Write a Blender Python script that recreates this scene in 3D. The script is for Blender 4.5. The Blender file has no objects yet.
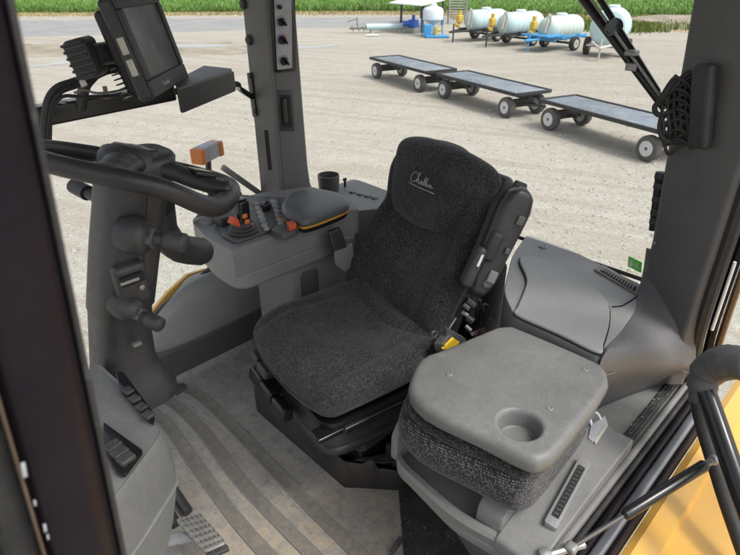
import bpy, bmesh, math, random
from mathutils import Vector, Matrix
random.seed(7)
PI = math.pi
C = bpy.context.scene.collection
SC = bpy.context.scene
R = math.radians

# ------------------------------------------------------------------ camera, world, sun, exposure
# World axes: +X = rear of the tractor, +Y = its right-hand side, Z up, cab floor at z = 0, yard at z = GZ.
HC, PITCH, FPX = 1.45, R(29), 559.0
GZ = -1.85
cd = bpy.data.cameras.new('camera'); cam = bpy.data.objects.new('camera', cd); C.objects.link(cam)
cam.location = (0, 0, HC)
cam.rotation_euler = (PI/2 - PITCH, 0, R(-45))
cd.sensor_width = 36; cd.lens = 36*FPX/740
cd.clip_start = 0.02; cd.clip_end = 3000
cd.dof.use_dof = True; cd.dof.focus_distance = 1.75; cd.dof.aperture_fstop = 10
SC.camera = cam

SUN_EL, SUN_AZ = R(58), R(-75)      # direction TO the sun, measured from +X towards +Y
W = bpy.data.worlds.new('World'); SC.world = W; W.use_nodes = True
wt = W.node_tree; wt.nodes.clear()
wo = wt.nodes.new('ShaderNodeOutputWorld'); wb = wt.nodes.new('ShaderNodeBackground')
sky = wt.nodes.new('ShaderNodeTexSky'); sky.sky_type = 'NISHITA'; sky.sun_disc = False
sky.sun_elevation = SUN_EL; sky.sun_rotation = PI/2 - SUN_AZ
sky.dust_density = 4.0; sky.air_density = 1.0
hs = wt.nodes.new('ShaderNodeHueSaturation'); hs.inputs['Saturation'].default_value = 0.32
wt.links.new(sky.outputs[0], hs.inputs['Color']); wt.links.new(hs.outputs[0], wb.inputs[0])
wt.links.new(wb.outputs[0], wo.inputs[0]); wb.inputs[1].default_value = 0.15
sl = bpy.data.lights.new('sun', 'SUN'); sun = bpy.data.objects.new('sun', sl); C.objects.link(sun)
sl.energy = 0.95; sl.angle = R(14); sl.color = (1.0, 0.96, 0.9)
sdir = Vector((math.cos(SUN_EL)*math.cos(SUN_AZ), math.cos(SUN_EL)*math.sin(SUN_AZ), math.sin(SUN_EL)))
sun.rotation_euler = sdir.to_track_quat('Z', 'Y').to_euler()
vs = SC.view_settings; vs.view_transform = 'Standard'; vs.look = 'None'; vs.exposure = 0.82; vs.gamma = 1; vs.use_curve_mapping = False
SC.cycles.use_denoising = True
SC.cycles.max_bounces = 8; SC.cycles.diffuse_bounces = 5; SC.cycles.transparent_max_bounces = 12

# ------------------------------------------------------------------ helpers
_s, _c, _r = math.sin(PITCH), math.cos(PITCH), math.sqrt(.5)
def at(u, v, x=None, y=None, z=None):
    """A point of the place: the photo's sight line (u, v) met with a plane of the cab (x, y or z known)."""
    a = (u-370)/FPX; b = (v-277.5)/FPX
    fw = _c-b*_s; dn = _s+b*_c
    d = Vector(((fw+a)*_r, (fw-a)*_r, -dn))
    t = x/d.x if x is not None else y/d.y if y is not None else (z-HC)/d.z
    return Vector((0, 0, HC)) + d*t

def V(*a): return Vector(a)

def thing(name, label, cat, loc=(0, 0, 0), rotz=0, group=None):
    o = bpy.data.objects.new(name, None); C.objects.link(o); o.empty_display_size = .05
    o.location = loc; o.rotation_euler = (0, 0, rotz); o['label'] = label; o['category'] = cat
    if group: o['group'] = group
    return o

def tag(o, label, cat, group=None, kind=None):
    if label: o['label'] = label
    if cat: o['category'] = cat
    if group: o['group'] = group
    if kind: o['kind'] = kind
    return o

def wmat(o):
    m = Matrix.Identity(4)
    while o is not None:
        m = Matrix.Translation(o.location) @ Matrix.Rotation(o.rotation_euler[2], 4, 'Z') @ m
        o = o.parent
    return m

def mk(name, bm, mat, parent=None, local=False, smooth=True, ang=38, sub=0, wn=False, label=None):
    """Link a bmesh (world coordinates unless local) as ONE mesh object under its thing."""
    if parent is not None and not local:
        bm.transform(wmat(parent).inverted())
    bmesh.ops.recalc_face_normals(bm, faces=bm.faces)
    me = bpy.data.meshes.new(name); bm.to_mesh(me); bm.free()
    if mat is not None: me.materials.append(mat)
    if smooth:
        me.polygons.foreach_set('use_smooth', [True]*len(me.polygons))
        if not sub: me.set_sharp_from_angle(angle=R(ang))
    o = bpy.data.objects.new(name, me); C.objects.link(o)
    if parent is not None: o.parent = parent
    if sub:
        m = o.modifiers.new('sub', 'SUBSURF'); m.levels = m.render_levels = sub
    if wn:
        m = o.modifiers.new('wn', 'WEIGHTED_NORMAL'); m.keep_sharp = True
    if label: o['label'] = label
    return o

def NB(): return bmesh.new()

def axpos(L, r, k, n):
    """sample positions along a side of a rounded box"""
    h = L/2; out = []
    for i in range(k): out.append(-h + r - r*math.tan((1-i/k)*PI/4))
    inner = L-2*r; n = max(1, n)
    for i in range(n+1): out.append(-h + r + inner*i/n)
    for i in range(1, k+1): out.append(h - r + r*math.tan(i/k*PI/4))
    return out

def rbox(bm, c, size, r=.01, k=3, n=(1, 1, 1), f=None, M=None):
    """Rounded box, optionally deformed by f(p) in its own frame, then moved by M and c."""
    r = min(r, min(size)/2*.999)
    A = [axpos(size[i], r, k, n[i]) for i in range(3)]
    inn = [s/2-r for s in size]; vd = {}
    def vert(i, j, l):
        key = (i, j, l)
        if key in vd: return vd[key]
        p = [A[0][i], A[1][j], A[2][l]]
        q = Vector([max(-inn[t], min(inn[t], p[t])) for t in range(3)])
        dv = Vector(p)-q
        if dv.length > 1e-9: dv = dv.normalized()*r
        w = q+dv
        if f: w = Vector(f(w))
        if M is not None: w = M @ w
        vd[key] = bm.verts.new(w+Vector(c)); return vd[key]
    N = [len(a)-1 for a in A]
    def quad(*ks):
        vs_ = []
        for kk in ks:
            v_ = vert(*kk)
            if v_ not in vs_: vs_.append(v_)
        if len(vs_) > 2:
            try: bm.faces.new(vs_)
            except ValueError: pass
    for i in range(N[0]):
        for j in range(N[1]):
            quad((i, j, 0), (i, j+1, 0), (i+1, j+1, 0), (i+1, j, 0))
            quad((i, j, N[2]), (i+1, j, N[2]), (i+1, j+1, N[2]), (i, j+1, N[2]))
    for i in range(N[0]):
        for l in range(N[2]):
            quad((i, 0, l), (i+1, 0, l), (i+1, 0, l+1), (i, 0, l+1))
            quad((i, N[1], l), (i, N[1], l+1), (i+1, N[1], l+1), (i+1, N[1], l))
    for j in range(N[1]):
        for l in range(N[2]):
            quad((0, j, l), (0, j, l+1), (0, j+1, l+1), (0, j+1, l))
            quad((N[0], j, l), (N[0], j+1, l), (N[0], j+1, l+1), (N[0], j, l+1))
    return bm

def frame(xa, ya=None, za=None):
    """3x3 whose columns are the given axes (two given, the third by cross product)"""
    xa = Vector(xa).normalized() if xa is not None else None
    if za is not None:
        za = Vector(za).normalized()
        xa = (xa - za*xa.dot(za)).normalized(); ya = za.cross(xa)
    else:
        ya = Vector(ya).normalized(); ya = (ya - xa*ya.dot(xa)).normalized(); za = xa.cross(ya)
    return Matrix((xa, ya, za)).transposed()

def box(bm, a, b, bev=0.0):
    a = Vector(a); b = Vector(b)
    lo = Vector([min(a[i], b[i]) for i in range(3)]); hi = Vector([max(a[i], b[i]) for i in range(3)])
    return rbox(bm, (lo+hi)/2, hi-lo, max(bev, 1e-4), k=2 if bev > 0 else 1)

def smooth(pts, n=6, closed=False):
    pts = [Vector(p) for p in pts]; out = []; N = len(pts)
    rng = range(N if closed else N-1)
    for i in rng:
        p1 = pts[i]; p2 = pts[(i+1) % N]
        p0 = pts[(i-1) % N] if closed or i > 0 else p1*2-p2
        p3 = pts[(i+2) % N] if closed or i < N-2 else p2*2-p1
        for j in range(n):
            t = j/n
            out.append(.5*((2*p1)+(p2-p0)*t+(2*p0-5*p1+4*p2-p3)*t*t+(3*p1-p0-3*p2+p3)*t**3))
    if not closed: out.append(pts[-1])
    return out

def tube(bm, path, rad, seg=12, closed=False, flat=None):
    """Tube along a path; rad a number or one per point; flat=(axis, factor) squeezes it."""
    P = [Vector(p) for p in path]; n = len(P)
    if not hasattr(rad, '__len__'): rad = [rad]*n
    rings = []; up = None
    for i in range(n):
        if closed: t = P[(i+1) % n]-P[(i-1) % n]
        else: t = P[min(i+1, n-1)]-P[max(i-1, 0)]
        t.normalize()
        if up is None:
            up = Vector((0, 0, 1)) if abs(t.z) < .9 else Vector((1, 0, 0))
        s = t.cross(up)
        if s.length < 1e-6: s = t.orthogonal()
        s.normalize(); up = s.cross(t).normalized()
        ring = []
        for j in range(seg):
            a = 2*PI*j/seg
            o = (s*math.cos(a)+up*math.sin(a))*rad[i]
            if flat is not None:
                ax = Vector(flat[0]).normalized(); o = o - ax*o.dot(ax)*(1-flat[1])
            ring.append(bm.verts.new(P[i]+o))
        rings.append(ring)
    for i in range(n if closed else n-1):
        a = rings[i]; b = rings[(i+1) % n]
        for j in range(seg): bm.faces.new((a[j], a[(j+1) % seg], b[(j+1) % seg], b[j]))
    if not closed:
        bm.faces.new(rings[0]); bm.faces.new(rings[-1])
    return bm

def lathe(bm, prof, origin, axis=(0, 0, 1), seg=24, cap=True):
    """prof: list of (radius, height) along the axis"""
    ax = Vector(axis).normalized(); e1 = ax.orthogonal().normalized(); e2 = ax.cross(e1)
    O = Vector(origin); rings = []
    for r_, h in prof:
        rings.append([bm.verts.new(O+ax*h+(e1*math.cos(2*PI*j/seg)+e2*math.sin(2*PI*j/seg))*max(r_, 1e-5)) for j in range(seg)])
    for a, b in zip(rings, rings[1:]):
        for j in range(seg): bm.faces.new((a[j], a[(j+1) % seg], b[(j+1) % seg], b[j]))
    if cap: bm.faces.new(rings[0]); bm.faces.new(rings[-1])
    return bm

def prism(bm, pts, vec, bev=0.0, seg=2):
    """Solid from a planar outline pushed along vec, its edges rounded."""
    pts = [Vector(p) for p in pts]; vec = Vector(vec)
    a = [bm.verts.new(p) for p in pts]; b = [bm.verts.new(p+vec) for p in pts]
    fs = [bm.faces.new(a), bm.faces.new(b)]
    n = len(pts)
    for i in range(n): fs.append(bm.faces.new((a[i], a[(i+1) % n], b[(i+1) % n], b[i])))
    bmesh.ops.recalc_face_normals(bm, faces=fs)
    if bev > 0:
        es = set()
        for f_ in fs[:2]: es.update(f_.edges)
        for f_ in fs[2:]:
            for e in f_.edges:
                if len(e.link_faces) == 2 and e.calc_face_angle(0) > R(25): es.add(e)
        bmesh.ops.bevel(bm, geom=list(es), offset=bev, segments=seg, profile=.5, affect='EDGES', clamp_overlap=True)
    return bm

def loft(bm, rings, closed=True, cap=True):
    rr = [[bm.verts.new(Vector(p)) for p in r_] for r_ in rings]; n = len(rr[0])
    for a, b in zip(rr, rr[1:]):
        for j in range(n if closed else n-1): bm.faces.new((a[j], a[(j+1) % n], b[(j+1) % n], b[j]))
    if cap and closed: bm.faces.new(rr[0]); bm.faces.new(rr[-1])
    return bm

def rounded(pts, r, n=4):
    """Round the corners of a planar polygon."""
    pts = [Vector(p) for p in pts]; out = []; N = len(pts)
    if not hasattr(r, '__len__'): r = [r]*N
    for i in range(N):
        p = pts[i]; a = pts[i-1]-p; b = pts[(i+1) % N]-p
        rr = min(r[i], a.length*.49, b.length*.49)
        if rr <= 0: out.append(p); continue
        p0 = p+a.normalized()*rr; p1 = p+b.normalized()*rr
        for j in range(n+1):
            t = j/n; out.append(p0*(1-t)**2+p*2*t*(1-t)+p1*t*t)
    return out

def dup(root, loc, rotz, label=None):
    r_ = root.copy(); C.objects.link(r_); r_.location = loc; r_.rotation_euler = (0, 0, rotz)
    if label: r_['label'] = label
    for ch in list(root.children):
        c_ = ch.copy(); C.objects.link(c_); c_.parent = r_
        for g in ch.children:
            d_ = g.copy(); C.objects.link(d_); d_.parent = c_
    return r_

# ------------------------------------------------------------------ materials
class NT:
    def __init__(s, name):
        s.m = bpy.data.materials.new(name); s.m.use_nodes = True; s.t = s.m.node_tree
        s.t.nodes.clear(); s.out = s.n('ShaderNodeOutputMaterial'); s.b = s.n('ShaderNodeBsdfPrincipled')
        s.l(s.b.outputs[0], s.out.inputs[0])
    def n(s, t, **kw):
        x = s.t.nodes.new(t)
        for k_, v_ in kw.items(): setattr(x, k_, v_)
        return x
    def l(s, a, b): s.t.links.new(a, b)
    def co(s, kind='Object'): return s.n('ShaderNodeTexCoord').outputs[kind]
    def pos(s): return s.n('ShaderNodeNewGeometry').outputs['Position']
    def noise(s, scale, detail=4, rough=.55, vec=None, dist=0):
        x = s.n('ShaderNodeTexNoise'); x.inputs['Scale'].default_value = scale; x.inputs['Detail'].default_value = detail
        x.inputs['Roughness'].default_value = rough; x.inputs['Distortion'].default_value = dist
        s.l(vec if vec is not None else s.co(), x.inputs['Vector']); return x.outputs[0]
    def ramp(s, v, stops):
        x = s.n('ShaderNodeValToRGB'); el = x.color_ramp.elements
        while len(el) < len(stops): el.new(.5)
        for e, (p, c) in zip(el, stops):
            e.position = p; e.color = tuple(c)+(1,) if hasattr(c, '__len__') else (c, c, c, 1)
        s.l(v, x.inputs[0]); return x.outputs[0]
    def mix(s, f, a, b, mode='MIX'):
        x = s.n('ShaderNodeMix', data_type='RGBA', blend_type=mode)
        for sock, val in ((x.inputs[0], f), (x.inputs[6], a), (x.inputs[7], b)):
            if hasattr(val, 'links') or hasattr(val, 'is_output'): s.l(val, sock)
            elif hasattr(val, '__len__'): sock.default_value = tuple(val)+(1,)
            else: sock.default_value = val
        return x.outputs[2]
    def math(s, op, a, b=None, c=None):
        x = s.n('ShaderNodeMath', operation=op)
        for i, val in enumerate((a, b, c)):
            if val is None: continue
            if hasattr(val, 'is_output'): s.l(val, x.inputs[i])
            else: x.inputs[i].default_value = val
        return x.outputs[0]
    def dot(s, v, d):
        x = s.n('ShaderNodeVectorMath', operation='DOT_PRODUCT'); s.l(v, x.inputs[0]); x.inputs[1].default_value = d
        return x.outputs['Value']
    def mapv(s, v, sc=(1, 1, 1), rot=(0, 0, 0), loc=(0, 0, 0)):
        x = s.n('ShaderNodeMapping'); x.inputs['Scale'].default_value = sc; x.inputs['Rotation'].default_value = rot
        x.inputs['Location'].default_value = loc; s.l(v, x.inputs[0]); return x.outputs[0]
    def bump(s, h, strength, dist=.001):
        x = s.n('ShaderNodeBump'); x.inputs['Strength'].default_value = strength; x.inputs['Distance'].default_value = dist
        s.l(h, x.inputs['Height']); s.l(x.outputs[0], s.b.inputs['Normal']); return x
    def col(s, v):
        if hasattr(v, 'is_output'): s.l(v, s.b.inputs['Base Color'])
        else: s.b.inputs['Base Color'].default_value = tuple(v)+(1,)
    def rough(s, v):
        if hasattr(v, 'is_output'): s.l(v, s.b.inputs['Roughness'])
        else: s.b.inputs['Roughness'].default_value = v

def g(v): return (v, v, v*1.0)

def plastic(name, col, rough=.55, dust=.35, dcol=(.36, .34, .31), grain=380, gs=.25, blotch=5):
    """Moulded plastic: grained, with settled dust, specks, scuffs and finger wear."""
    t = NT(name); o = t.co()
    d1 = t.noise(blotch, 7, .7); d2 = t.noise(blotch*11, 5, .75)
    d = t.math('MULTIPLY', t.ramp(d1, [(.36, .12), (.66, 1)]), t.ramp(d2, [(.32, .15), (.7, 1)]))
    nz = t.n('ShaderNodeNewGeometry'); up = t.dot(nz.outputs['Normal'], (0, 0, 1))
    upf = t.ramp(up, [(0.0, .4), (.9, 1)])
    sp = t.ramp(t.noise(210, 3, .6), [(.585, 0), (.66, 1)])
    sc = t.ramp(t.noise(1, 4, .6, t.mapv(o, (14, 190, 60), (.3, .2, .7))), [(.61, 0), (.70, 1)])
    d = t.math('MULTIPLY', t.math('MULTIPLY', d, upf), dust)
    d = t.math('MAXIMUM', d, t.math('MULTIPLY', t.math('MULTIPLY', sp, upf), dust*.75))
    d = t.math('MAXIMUM', d, t.math('MULTIPLY', sc, dust*.5))
    var = t.noise(3.5, 5, .6)
    base = t.mix(t.ramp(var, [(.3, 0), (.7, 1)]), [c*.84 for c in col], [c*1.14 for c in col])
    base = t.mix(t.math('MULTIPLY', t.ramp(t.noise(grain*.7, 2, .5), [(.35, 1), (.6, 0)]), .22), base, [c*.45 for c in col])
    t.col(t.mix(d, base, dcol))
    t.rough(t.math('ADD', t.math('MULTIPLY', d, .35), t.ramp(d2, [(.3, rough-.08), (.7, rough+.06)])))
    t.bump(t.noise(grain, 2, .5), gs*1.6, .0008)
    return t.m

def paint(name, col, rough=.25, dust=.3, dcol=(.3, .27, .22), coat=.5, metal=0):
    t = NT(name)
    d = t.math('MULTIPLY', t.ramp(t.noise(7, 6, .7), [(.42, 0), (.75, 1)]), dust)
    sp = t.ramp(t.noise(160, 3, .6), [(.62, 0), (.72, 1)])
    d = t.math('MAXIMUM', d, t.math('MULTIPLY', sp, dust*.8))
    t.col(t.mix(d, col, dcol)); t.rough(t.math('ADD', t.math('MULTIPLY', d, .6), rough))
    t.b.inputs['Coat Weight'].default_value = coat; t.b.inputs['Coat Roughness'].default_value = .12
    t.b.inputs['Metallic'].default_value = metal
    t.bump(t.noise(60, 3), .03, .001)
    return t.m

def plain(name, col, rough=.6, metal=0):
    t = NT(name)
    t.col(t.mix(t.ramp(t.noise(30, 4), [(.3, 0), (.7, 1)]), [c*.85 for c in col], [min(1, c*1.12) for c in col]))
    t.rough(rough); t.b.inputs['Metallic'].default_value = metal
    return t.m

def fabric(name, U=None, Vv=None, dark=(.010, .0105, .0115), light=(.10, .10, .105), bw=.0075, rh=.0042, wear=.5, ang=0):
    """Tweed: dark ground with rows of short, irregular pale threads. Without U and Vv the weave lies on each side of the pad."""
    t = NT(name); o = t.co()
    wob = t.noise(22, 3, .6); w2 = t.math('MULTIPLY', t.math('SUBTRACT', wob, .5), rh*1.4)
    if U is not None: u, v = t.dot(o, U), t.dot(o, Vv)
    else:
        nn = t.co('Normal')
        ax, ay, az = [t.math('ABSOLUTE', t.dot(nn, e)) for e in ((1, 0, 0), (0, 1, 0), (0, 0, 1))]
        x, y, z = [t.dot(o, e) for e in ((1, 0, 0), (0, 1, 0), (0, 0, 1))]
        top = t.math('GREATER_THAN', az, .58); side = t.math('GREATER_THAN', ay, t.math('MULTIPLY', ax, 1.15))
        def sel(m, a, b): return t.math('ADD', a, t.math('MULTIPLY', m, t.math('SUBTRACT', b, a)))
        u0 = sel(top, sel(side, y, x), x); v0 = sel(top, z, y)
        ca, sa = math.cos(ang), math.sin(ang)
        u = t.math('ADD', t.math('MULTIPLY', u0, ca), t.math('MULTIPLY', v0, sa))
        v = t.math('SUBTRACT', t.math('MULTIPLY', v0, ca), t.math('MULTIPLY', u0, sa))
    v = t.math('DIVIDE', t.math('ADD', v, w2), rh); u = t.math('DIVIDE', t.math('ADD', u, w2), bw)
    row = t.math('FLOOR', v); fr = t.math('FRACT', v)
    prof = t.math('SUBTRACT', 1, t.math('ABSOLUTE', t.math('SUBTRACT', t.math('MULTIPLY', fr, 2), 1)))
    cv = t.n('ShaderNodeCombineXYZ'); t.l(u, cv.inputs[0]); t.l(t.math('MULTIPLY', row, 7.31), cv.inputs[1])
    dash = t.ramp(t.noise(1.0, 1, .5, cv.outputs[0]), [(.46, 0), (.58, 1)])
    f = t.math('MULTIPLY', t.ramp(prof, [(.25, 0), (.75, 1)]), dash)
    w = t.ramp(t.noise(6, 5, .6), [(.35, 1-wear), (.75, 1)])
    f = t.math('MULTIPLY', f, w)
    base = t.mix(f, dark, light)
    base = t.mix(t.math('MULTIPLY', t.ramp(t.noise(11, 7, .75), [(.48, 0), (.8, 1)]), .14), base, (.25, .23, .2))
    base = t.mix(t.math('MULTIPLY', t.ramp(t.noise(240, 2, .5), [(.66, 0), (.72, 1)]), .25), base, (.3, .29, .27))
    t.col(base); t.rough(.95); t.b.inputs['Specular IOR Level'].default_value = .2
    t.b.inputs['Sheen Weight'].default_value = .15; t.b.inputs['Sheen Roughness'].default_value = .5
    t.bump(t.math('ADD', f, t.math('MULTIPLY', t.noise(14, 4), .8)), .5, .0016)
    return t.m

M = {}
M['dark'] = plastic('dark_plastic', (.028, .029, .032), .5, .22, gs=.3)
M['dark_grey'] = plastic('dark_grey_plastic', (.066, .067, .07), .5, .25)
M['grey'] = plastic('grey_plastic', (.185, .188, .19), .5, .3)
M['mid'] = plastic('mid_grey_plastic', (.19, .193, .189), .5, .35)
M['light'] = plastic('light_grey_plastic', (.165, .170, .165), .48, .45, dcol=(.34, .33, .30))
M['pillar'] = plastic('pillar_plastic', (.145, .142, .14), .5, .15)
M['pillar_face'] = plastic('pillar_inner_plastic', (.10, .101, .104), .5, .22)
M['lid'] = plastic('lid_plastic', (.255, .262, .256), .45, .38)
M['tray'] = plastic('tray_plastic', (.150, .154, .149), .46, .42, dcol=(.36, .35, .32))
M['ledge'] = plastic('ledge_plastic', (.25, .255, .25), .5, .4, dcol=(.42, .41, .38))
M['box'] = plastic('scuffed_black_box', (.016, .016, .017), .5, .6, dcol=(.20, .16, .11), gs=.2, blotch=9)
M['cowl'] = plastic('cowl_plastic', (.029, .030, .033), .46, .16)
M['armgloss'] = plastic('armrest_shell', (.020, .021, .024), .36, .15, gs=.15)
M['pad'] = plastic('padded_lid_skin', (.075, .082, .092), .42, .25, gs=.35)
M['rubber'] = plastic('black_rubber', (.014, .014, .015), .6, .2, gs=.15)
M['gloss'] = plain('gloss_black', (.012, .012, .013), .22)
M['rim'] = plastic('wheel_rim_leather', (.02, .02, .022), .42, .08, gs=.2)
M['hole'] = plain('recess_black', (.008, .008, .008), .8)
M['steel'] = plain('worn_steel', (.42, .41, .39), .35, .9)
M['zinc'] = plain('dull_zinc', (.3, .3, .29), .5, .6)
M['orange'] = plain('orange_plastic', (.62, .17, .03), .45)
M['redorange'] = plain('red_orange_plastic', (.62, .10, .04), .45)
M['band'] = plain('amber_band', (.55, .25, .03), .5)
M['white'] = plain('white_mark', (.75, .75, .73), .6)
M['greylabel'] = plain('silver_panel', (.36, .37, .39), .45)
M['blue'] = plain('blue_mark', (.03, .16, .5), .5)
M['red'] = plain('red_mark', (.55, .03, .03), .5)
M['yellow_sticker'] = plain('yellow_sticker', (.75, .5, .02), .5)
M['pink'] = plain('pink_sticker', (.75, .45, .47), .5)
M['green_sticker'] = plain('green_sticker', (.20, .85, .10), .5)
M['yellow'] = paint('yellow_body_paint', (.74, .41, .075), .40, .25, coat=.3)
M['purple'] = paint('dark_frame_paint', (.0055, .0032, .0065), .55, .02, coat=.12)
M['purple'].node_tree.nodes['Principled BSDF'].inputs['Specular IOR Level'].default_value = .16
M['navy'] = paint('navy_frame_paint', (.004, .0045, .013), .55, .02, coat=.12)
M['navy'].node_tree.nodes['Principled BSDF'].inputs['Specular IOR Level'].default_value = .16
M['brownmetal'] = paint('bronze_strip', (.10, .07, .05), .3, .3, coat=.2, metal=.5)
M['bluesteel'] = paint('bare_sill_metal', (.22, .23, .25), .3, .3, coat=.1, metal=.7)
M['fab_cush'] = fabric('seat_fabric_flat', bw=.0042, rh=.0044, ang=.6, light=(.115, .115, .12), dark=(.023, .0235, .025))
M['fab_back'] = fabric('seat_fabric_upright', bw=.0042, rh=.0044, ang=-.5, light=(.105, .105, .11), dark=(.021, .0215, .023))
M['fab_pass'] = fabric('seat_fabric_round', (.8, -.8, .12), (.1, .1, 1), light=(.165, .165, .172), dark=(.019, .0195, .021), bw=.0040, rh=.0052, wear=.25)
M['fab_pass_dark'] = fabric('seat_fabric_round_dark', (.8, -.8, .12), (.1, .1, 1), light=(.11, .11, .115), bw=.004, rh=.0046)

def m_floor():
    t = NT('dusty_floor_mat'); p = t.pos()
    big = t.noise(3.2, 7, .65, p, .4); fine = t.noise(26, 6, .7, p, .6); st = t.noise(1, 5, .6, t.mapv(p, (60, 14, 1), (0, 0, R(-35))))
    # brown soil trodden in round the seat base, fading towards the far wall
    dist = t.n('ShaderNodeVectorMath', operation='DISTANCE'); t.l(t.mapv(p, (1, .8, 1)), dist.inputs[0]); dist.inputs[1].default_value = (.66, .72, 0)
    near = t.ramp(dist.outputs['Value'], [(.12, 1), (.62, .12), (.9, .0)])
    k = t.math('MULTIPLY', near, t.ramp(big, [(.32, .25), (.66, 1)]))
    k2 = t.math('MULTIPLY', k, t.ramp(fine, [(.34, .2), (.6, 1)]))
    base = t.mix(t.ramp(fine, [(.3, 0), (.7, 1)]), (.19, .19, .185), (.335, .33, .315))
    base = t.mix(t.math('MULTIPLY', t.ramp(st, [(.5, 0), (.75, 1)]), .55), base, (.40, .39, .365))
    c_ = t.mix(k2, base, (.41, .335, .235))
    c_ = t.mix(t.math('MULTIPLY', t.ramp(t.noise(60, 5, .75, p), [(.56, 0), (.7, 1)]), t.math('MULTIPLY', near, .7)), c_, (.17, .13, .085))
    c_ = t.mix(t.math('MULTIPLY', t.ramp(t.noise(130, 4, .75, p), [(.57, 0), (.66, 1)]), .45), c_, (.07, .06, .045))
    c_ = t.mix(t.math('MULTIPLY', t.ramp(t.noise(150, 3, .7, t.mapv(p, (1, 1, 1), (0, 0, 0), (3, 2, 0))), [(.6, 0), (.68, 1)]), .5), c_, (.46, .41, .32))
    t.col(c_); t.rough(.75)
    t.bump(t.math('ADD', t.noise(220, 3, .6, p), t.math('MULTIPLY', fine, 2)), .35, .0015)
    return t.m
M['floor'] = m_floor()
def m_groove(name, dirt):
    t = NT(name); p = t.pos()
    fine = t.noise(40, 6, .7, p, .4); big = t.noise(5, 4, .6, p)
    f = t.math('MULTIPLY', t.ramp(fine, [(.35, .1), (.62, 1)]), t.ramp(big, [(.3, dirt*.5), (.65, dirt)]))
    t.col(t.mix(f, (.135, .135, .13), (.33, .27, .185))); t.rough(.8)
    t.bump(fine, .4, .002); return t.m
M['groove'] = m_groove('soiled_mat_groove', .55)
M['shaded_mat'] = plastic('shaded_rubber_mat', (.02, .02, .021), .6, .25, gs=.2)  # near-black colour that carries the shade below the passenger seat
def m_gravel():
    t = NT('pale_gravel'); p = t.pos()
    big = t.noise(.35, 5, .6, p); mid = t.noise(2.2, 6, .7, p); fi = t.noise(16, 5, .75, p); pe = t.noise(55, 3, .7, p)
    c_ = t.mix(t.ramp(big, [(.3, 0), (.7, 1)]), (.385, .365, .31), (.50, .485, .435))
    c_ = t.mix(t.math('MULTIPLY', t.ramp(mid, [(.35, 0), (.7, 1)]), .35), c_, (.60, .59, .55))
    c_ = t.mix(t.math('MULTIPLY', t.ramp(fi, [(.47, 1), (.58, 0)]), .55), c_, (.29, .27, .23))
    c_ = t.mix(t.math('MULTIPLY', t.ramp(t.noise(30, 4, .8, p), [(.38, 1), (.50, 0)]), .6), c_, (.22, .205, .18))
    c_ = t.mix(t.math('MULTIPLY', t.ramp(pe, [(.52, 0), (.66, 1)]), .5), c_, (.68, .67, .64))
    # greyer, rougher stone towards the parked tanks
    sd = t.n('ShaderNodeVectorMath', operation='DISTANCE'); t.l(t.mapv(p, (1, .9, 0)), sd.inputs[0]); sd.inputs[1].default_value = (24, 6, 0)
    gm = t.math('MULTIPLY', t.ramp(t.math('ADD', sd.outputs['Value'], t.math('MULTIPLY', big, 8)), [(.0, .85), (1, 0)]), 1)
    rr = t.n('ShaderNodeMapRange'); t.l(t.math('ADD', sd.outputs['Value'], t.math('MULTIPLY', big, 8)), rr.inputs[0])
    for k_, v_ in ((1, 9), (2, 19), (3, .8), (4, 0)): rr.inputs[k_].default_value = v_
    c_ = t.mix(rr.outputs[0], c_, t.mix(t.ramp(t.noise(5, 6, .8, p), [(.35, 0), (.65, 1)]), (.22, .205, .175), (.36, .34, .30)))
    nd = t.n('ShaderNodeVectorMath', operation='LENGTH'); t.l(p, nd.inputs[0])
    sm = t.n('ShaderNodeMapRange'); t.l(t.math('ADD', nd.outputs['Value'], t.math('MULTIPLY', big, 6)), sm.inputs[0])
    for k_, v_ in ((1, 8), (2, 14), (3, 0), (4, .6)): sm.inputs[k_].default_value = v_
    c_ = t.mix(sm.outputs[0], c_, t.mix(t.ramp(t.noise(4, 6, .75, p), [(.35, 0), (.65, 1)]), (.355, .322, .265), (.465, .435, .37)))
    # wheel tracks: long bands across the yard
    v = t.mapv(p, (1, 1, 1), (0, 0, R(-20)))
    tr = t.noise(1, 4, .6, t.mapv(v, (1.3, .06, 1)), 1.4)
    c_ = t.mix(t.math('MULTIPLY', t.ramp(tr, [(.47, 0), (.58, 1)]), .6), c_, (.335, .30, .24))
    tr2 = t.noise(1, 3, .6, t.mapv(t.mapv(p, (1, 1, 1), (0, 0, R(28))), (.05, 1.3, 1)), .3)
    c_ = t.mix(t.math('MULTIPLY', t.ramp(tr2, [(.54, 0), (.62, 1)]), .16), c_, (.52, .49, .42))
    gr = t.noise(13, 4, .85, p); g2 = t.noise(30, 3, .8, p)
    c_ = t.mix(t.math('MULTIPLY', t.ramp(gr, [(.36, 1), (.5, 0)]), .30), c_, (.23, .215, .185))
    c_ = t.mix(t.math('MULTIPLY', t.ramp(g2, [(.55, 0), (.68, 1)]), .38), c_, (.64, .63, .59))
    c_ = t.mix(1.0, c_, (.93, .94, .935), 'MULTIPLY')
    t.col(c_); t.rough(.95); t.b.inputs['Specular IOR Level'].default_value = .15
    t.bump(t.math('ADD', fi, t.math('MULTIPLY', pe, .5)), .5, .03)
    return t.m
M['gravel'] = m_gravel()
def m_simple_noise(name, a, b, sc, rough=.95, coord='pos'):
    t = NT(name); p = t.pos(); t.col(t.mix(t.ramp(t.noise(sc, 6, .7, p), [(.35, 0), (.65, 1)]), a, b)); t.rough(rough)
    t.b.inputs['Specular IOR Level'].default_value = .2
    return t.m
M['road'] = m_simple_noise('road_tarmac', (.24, .24, .24), (.31, .31, .30), .6)
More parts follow.
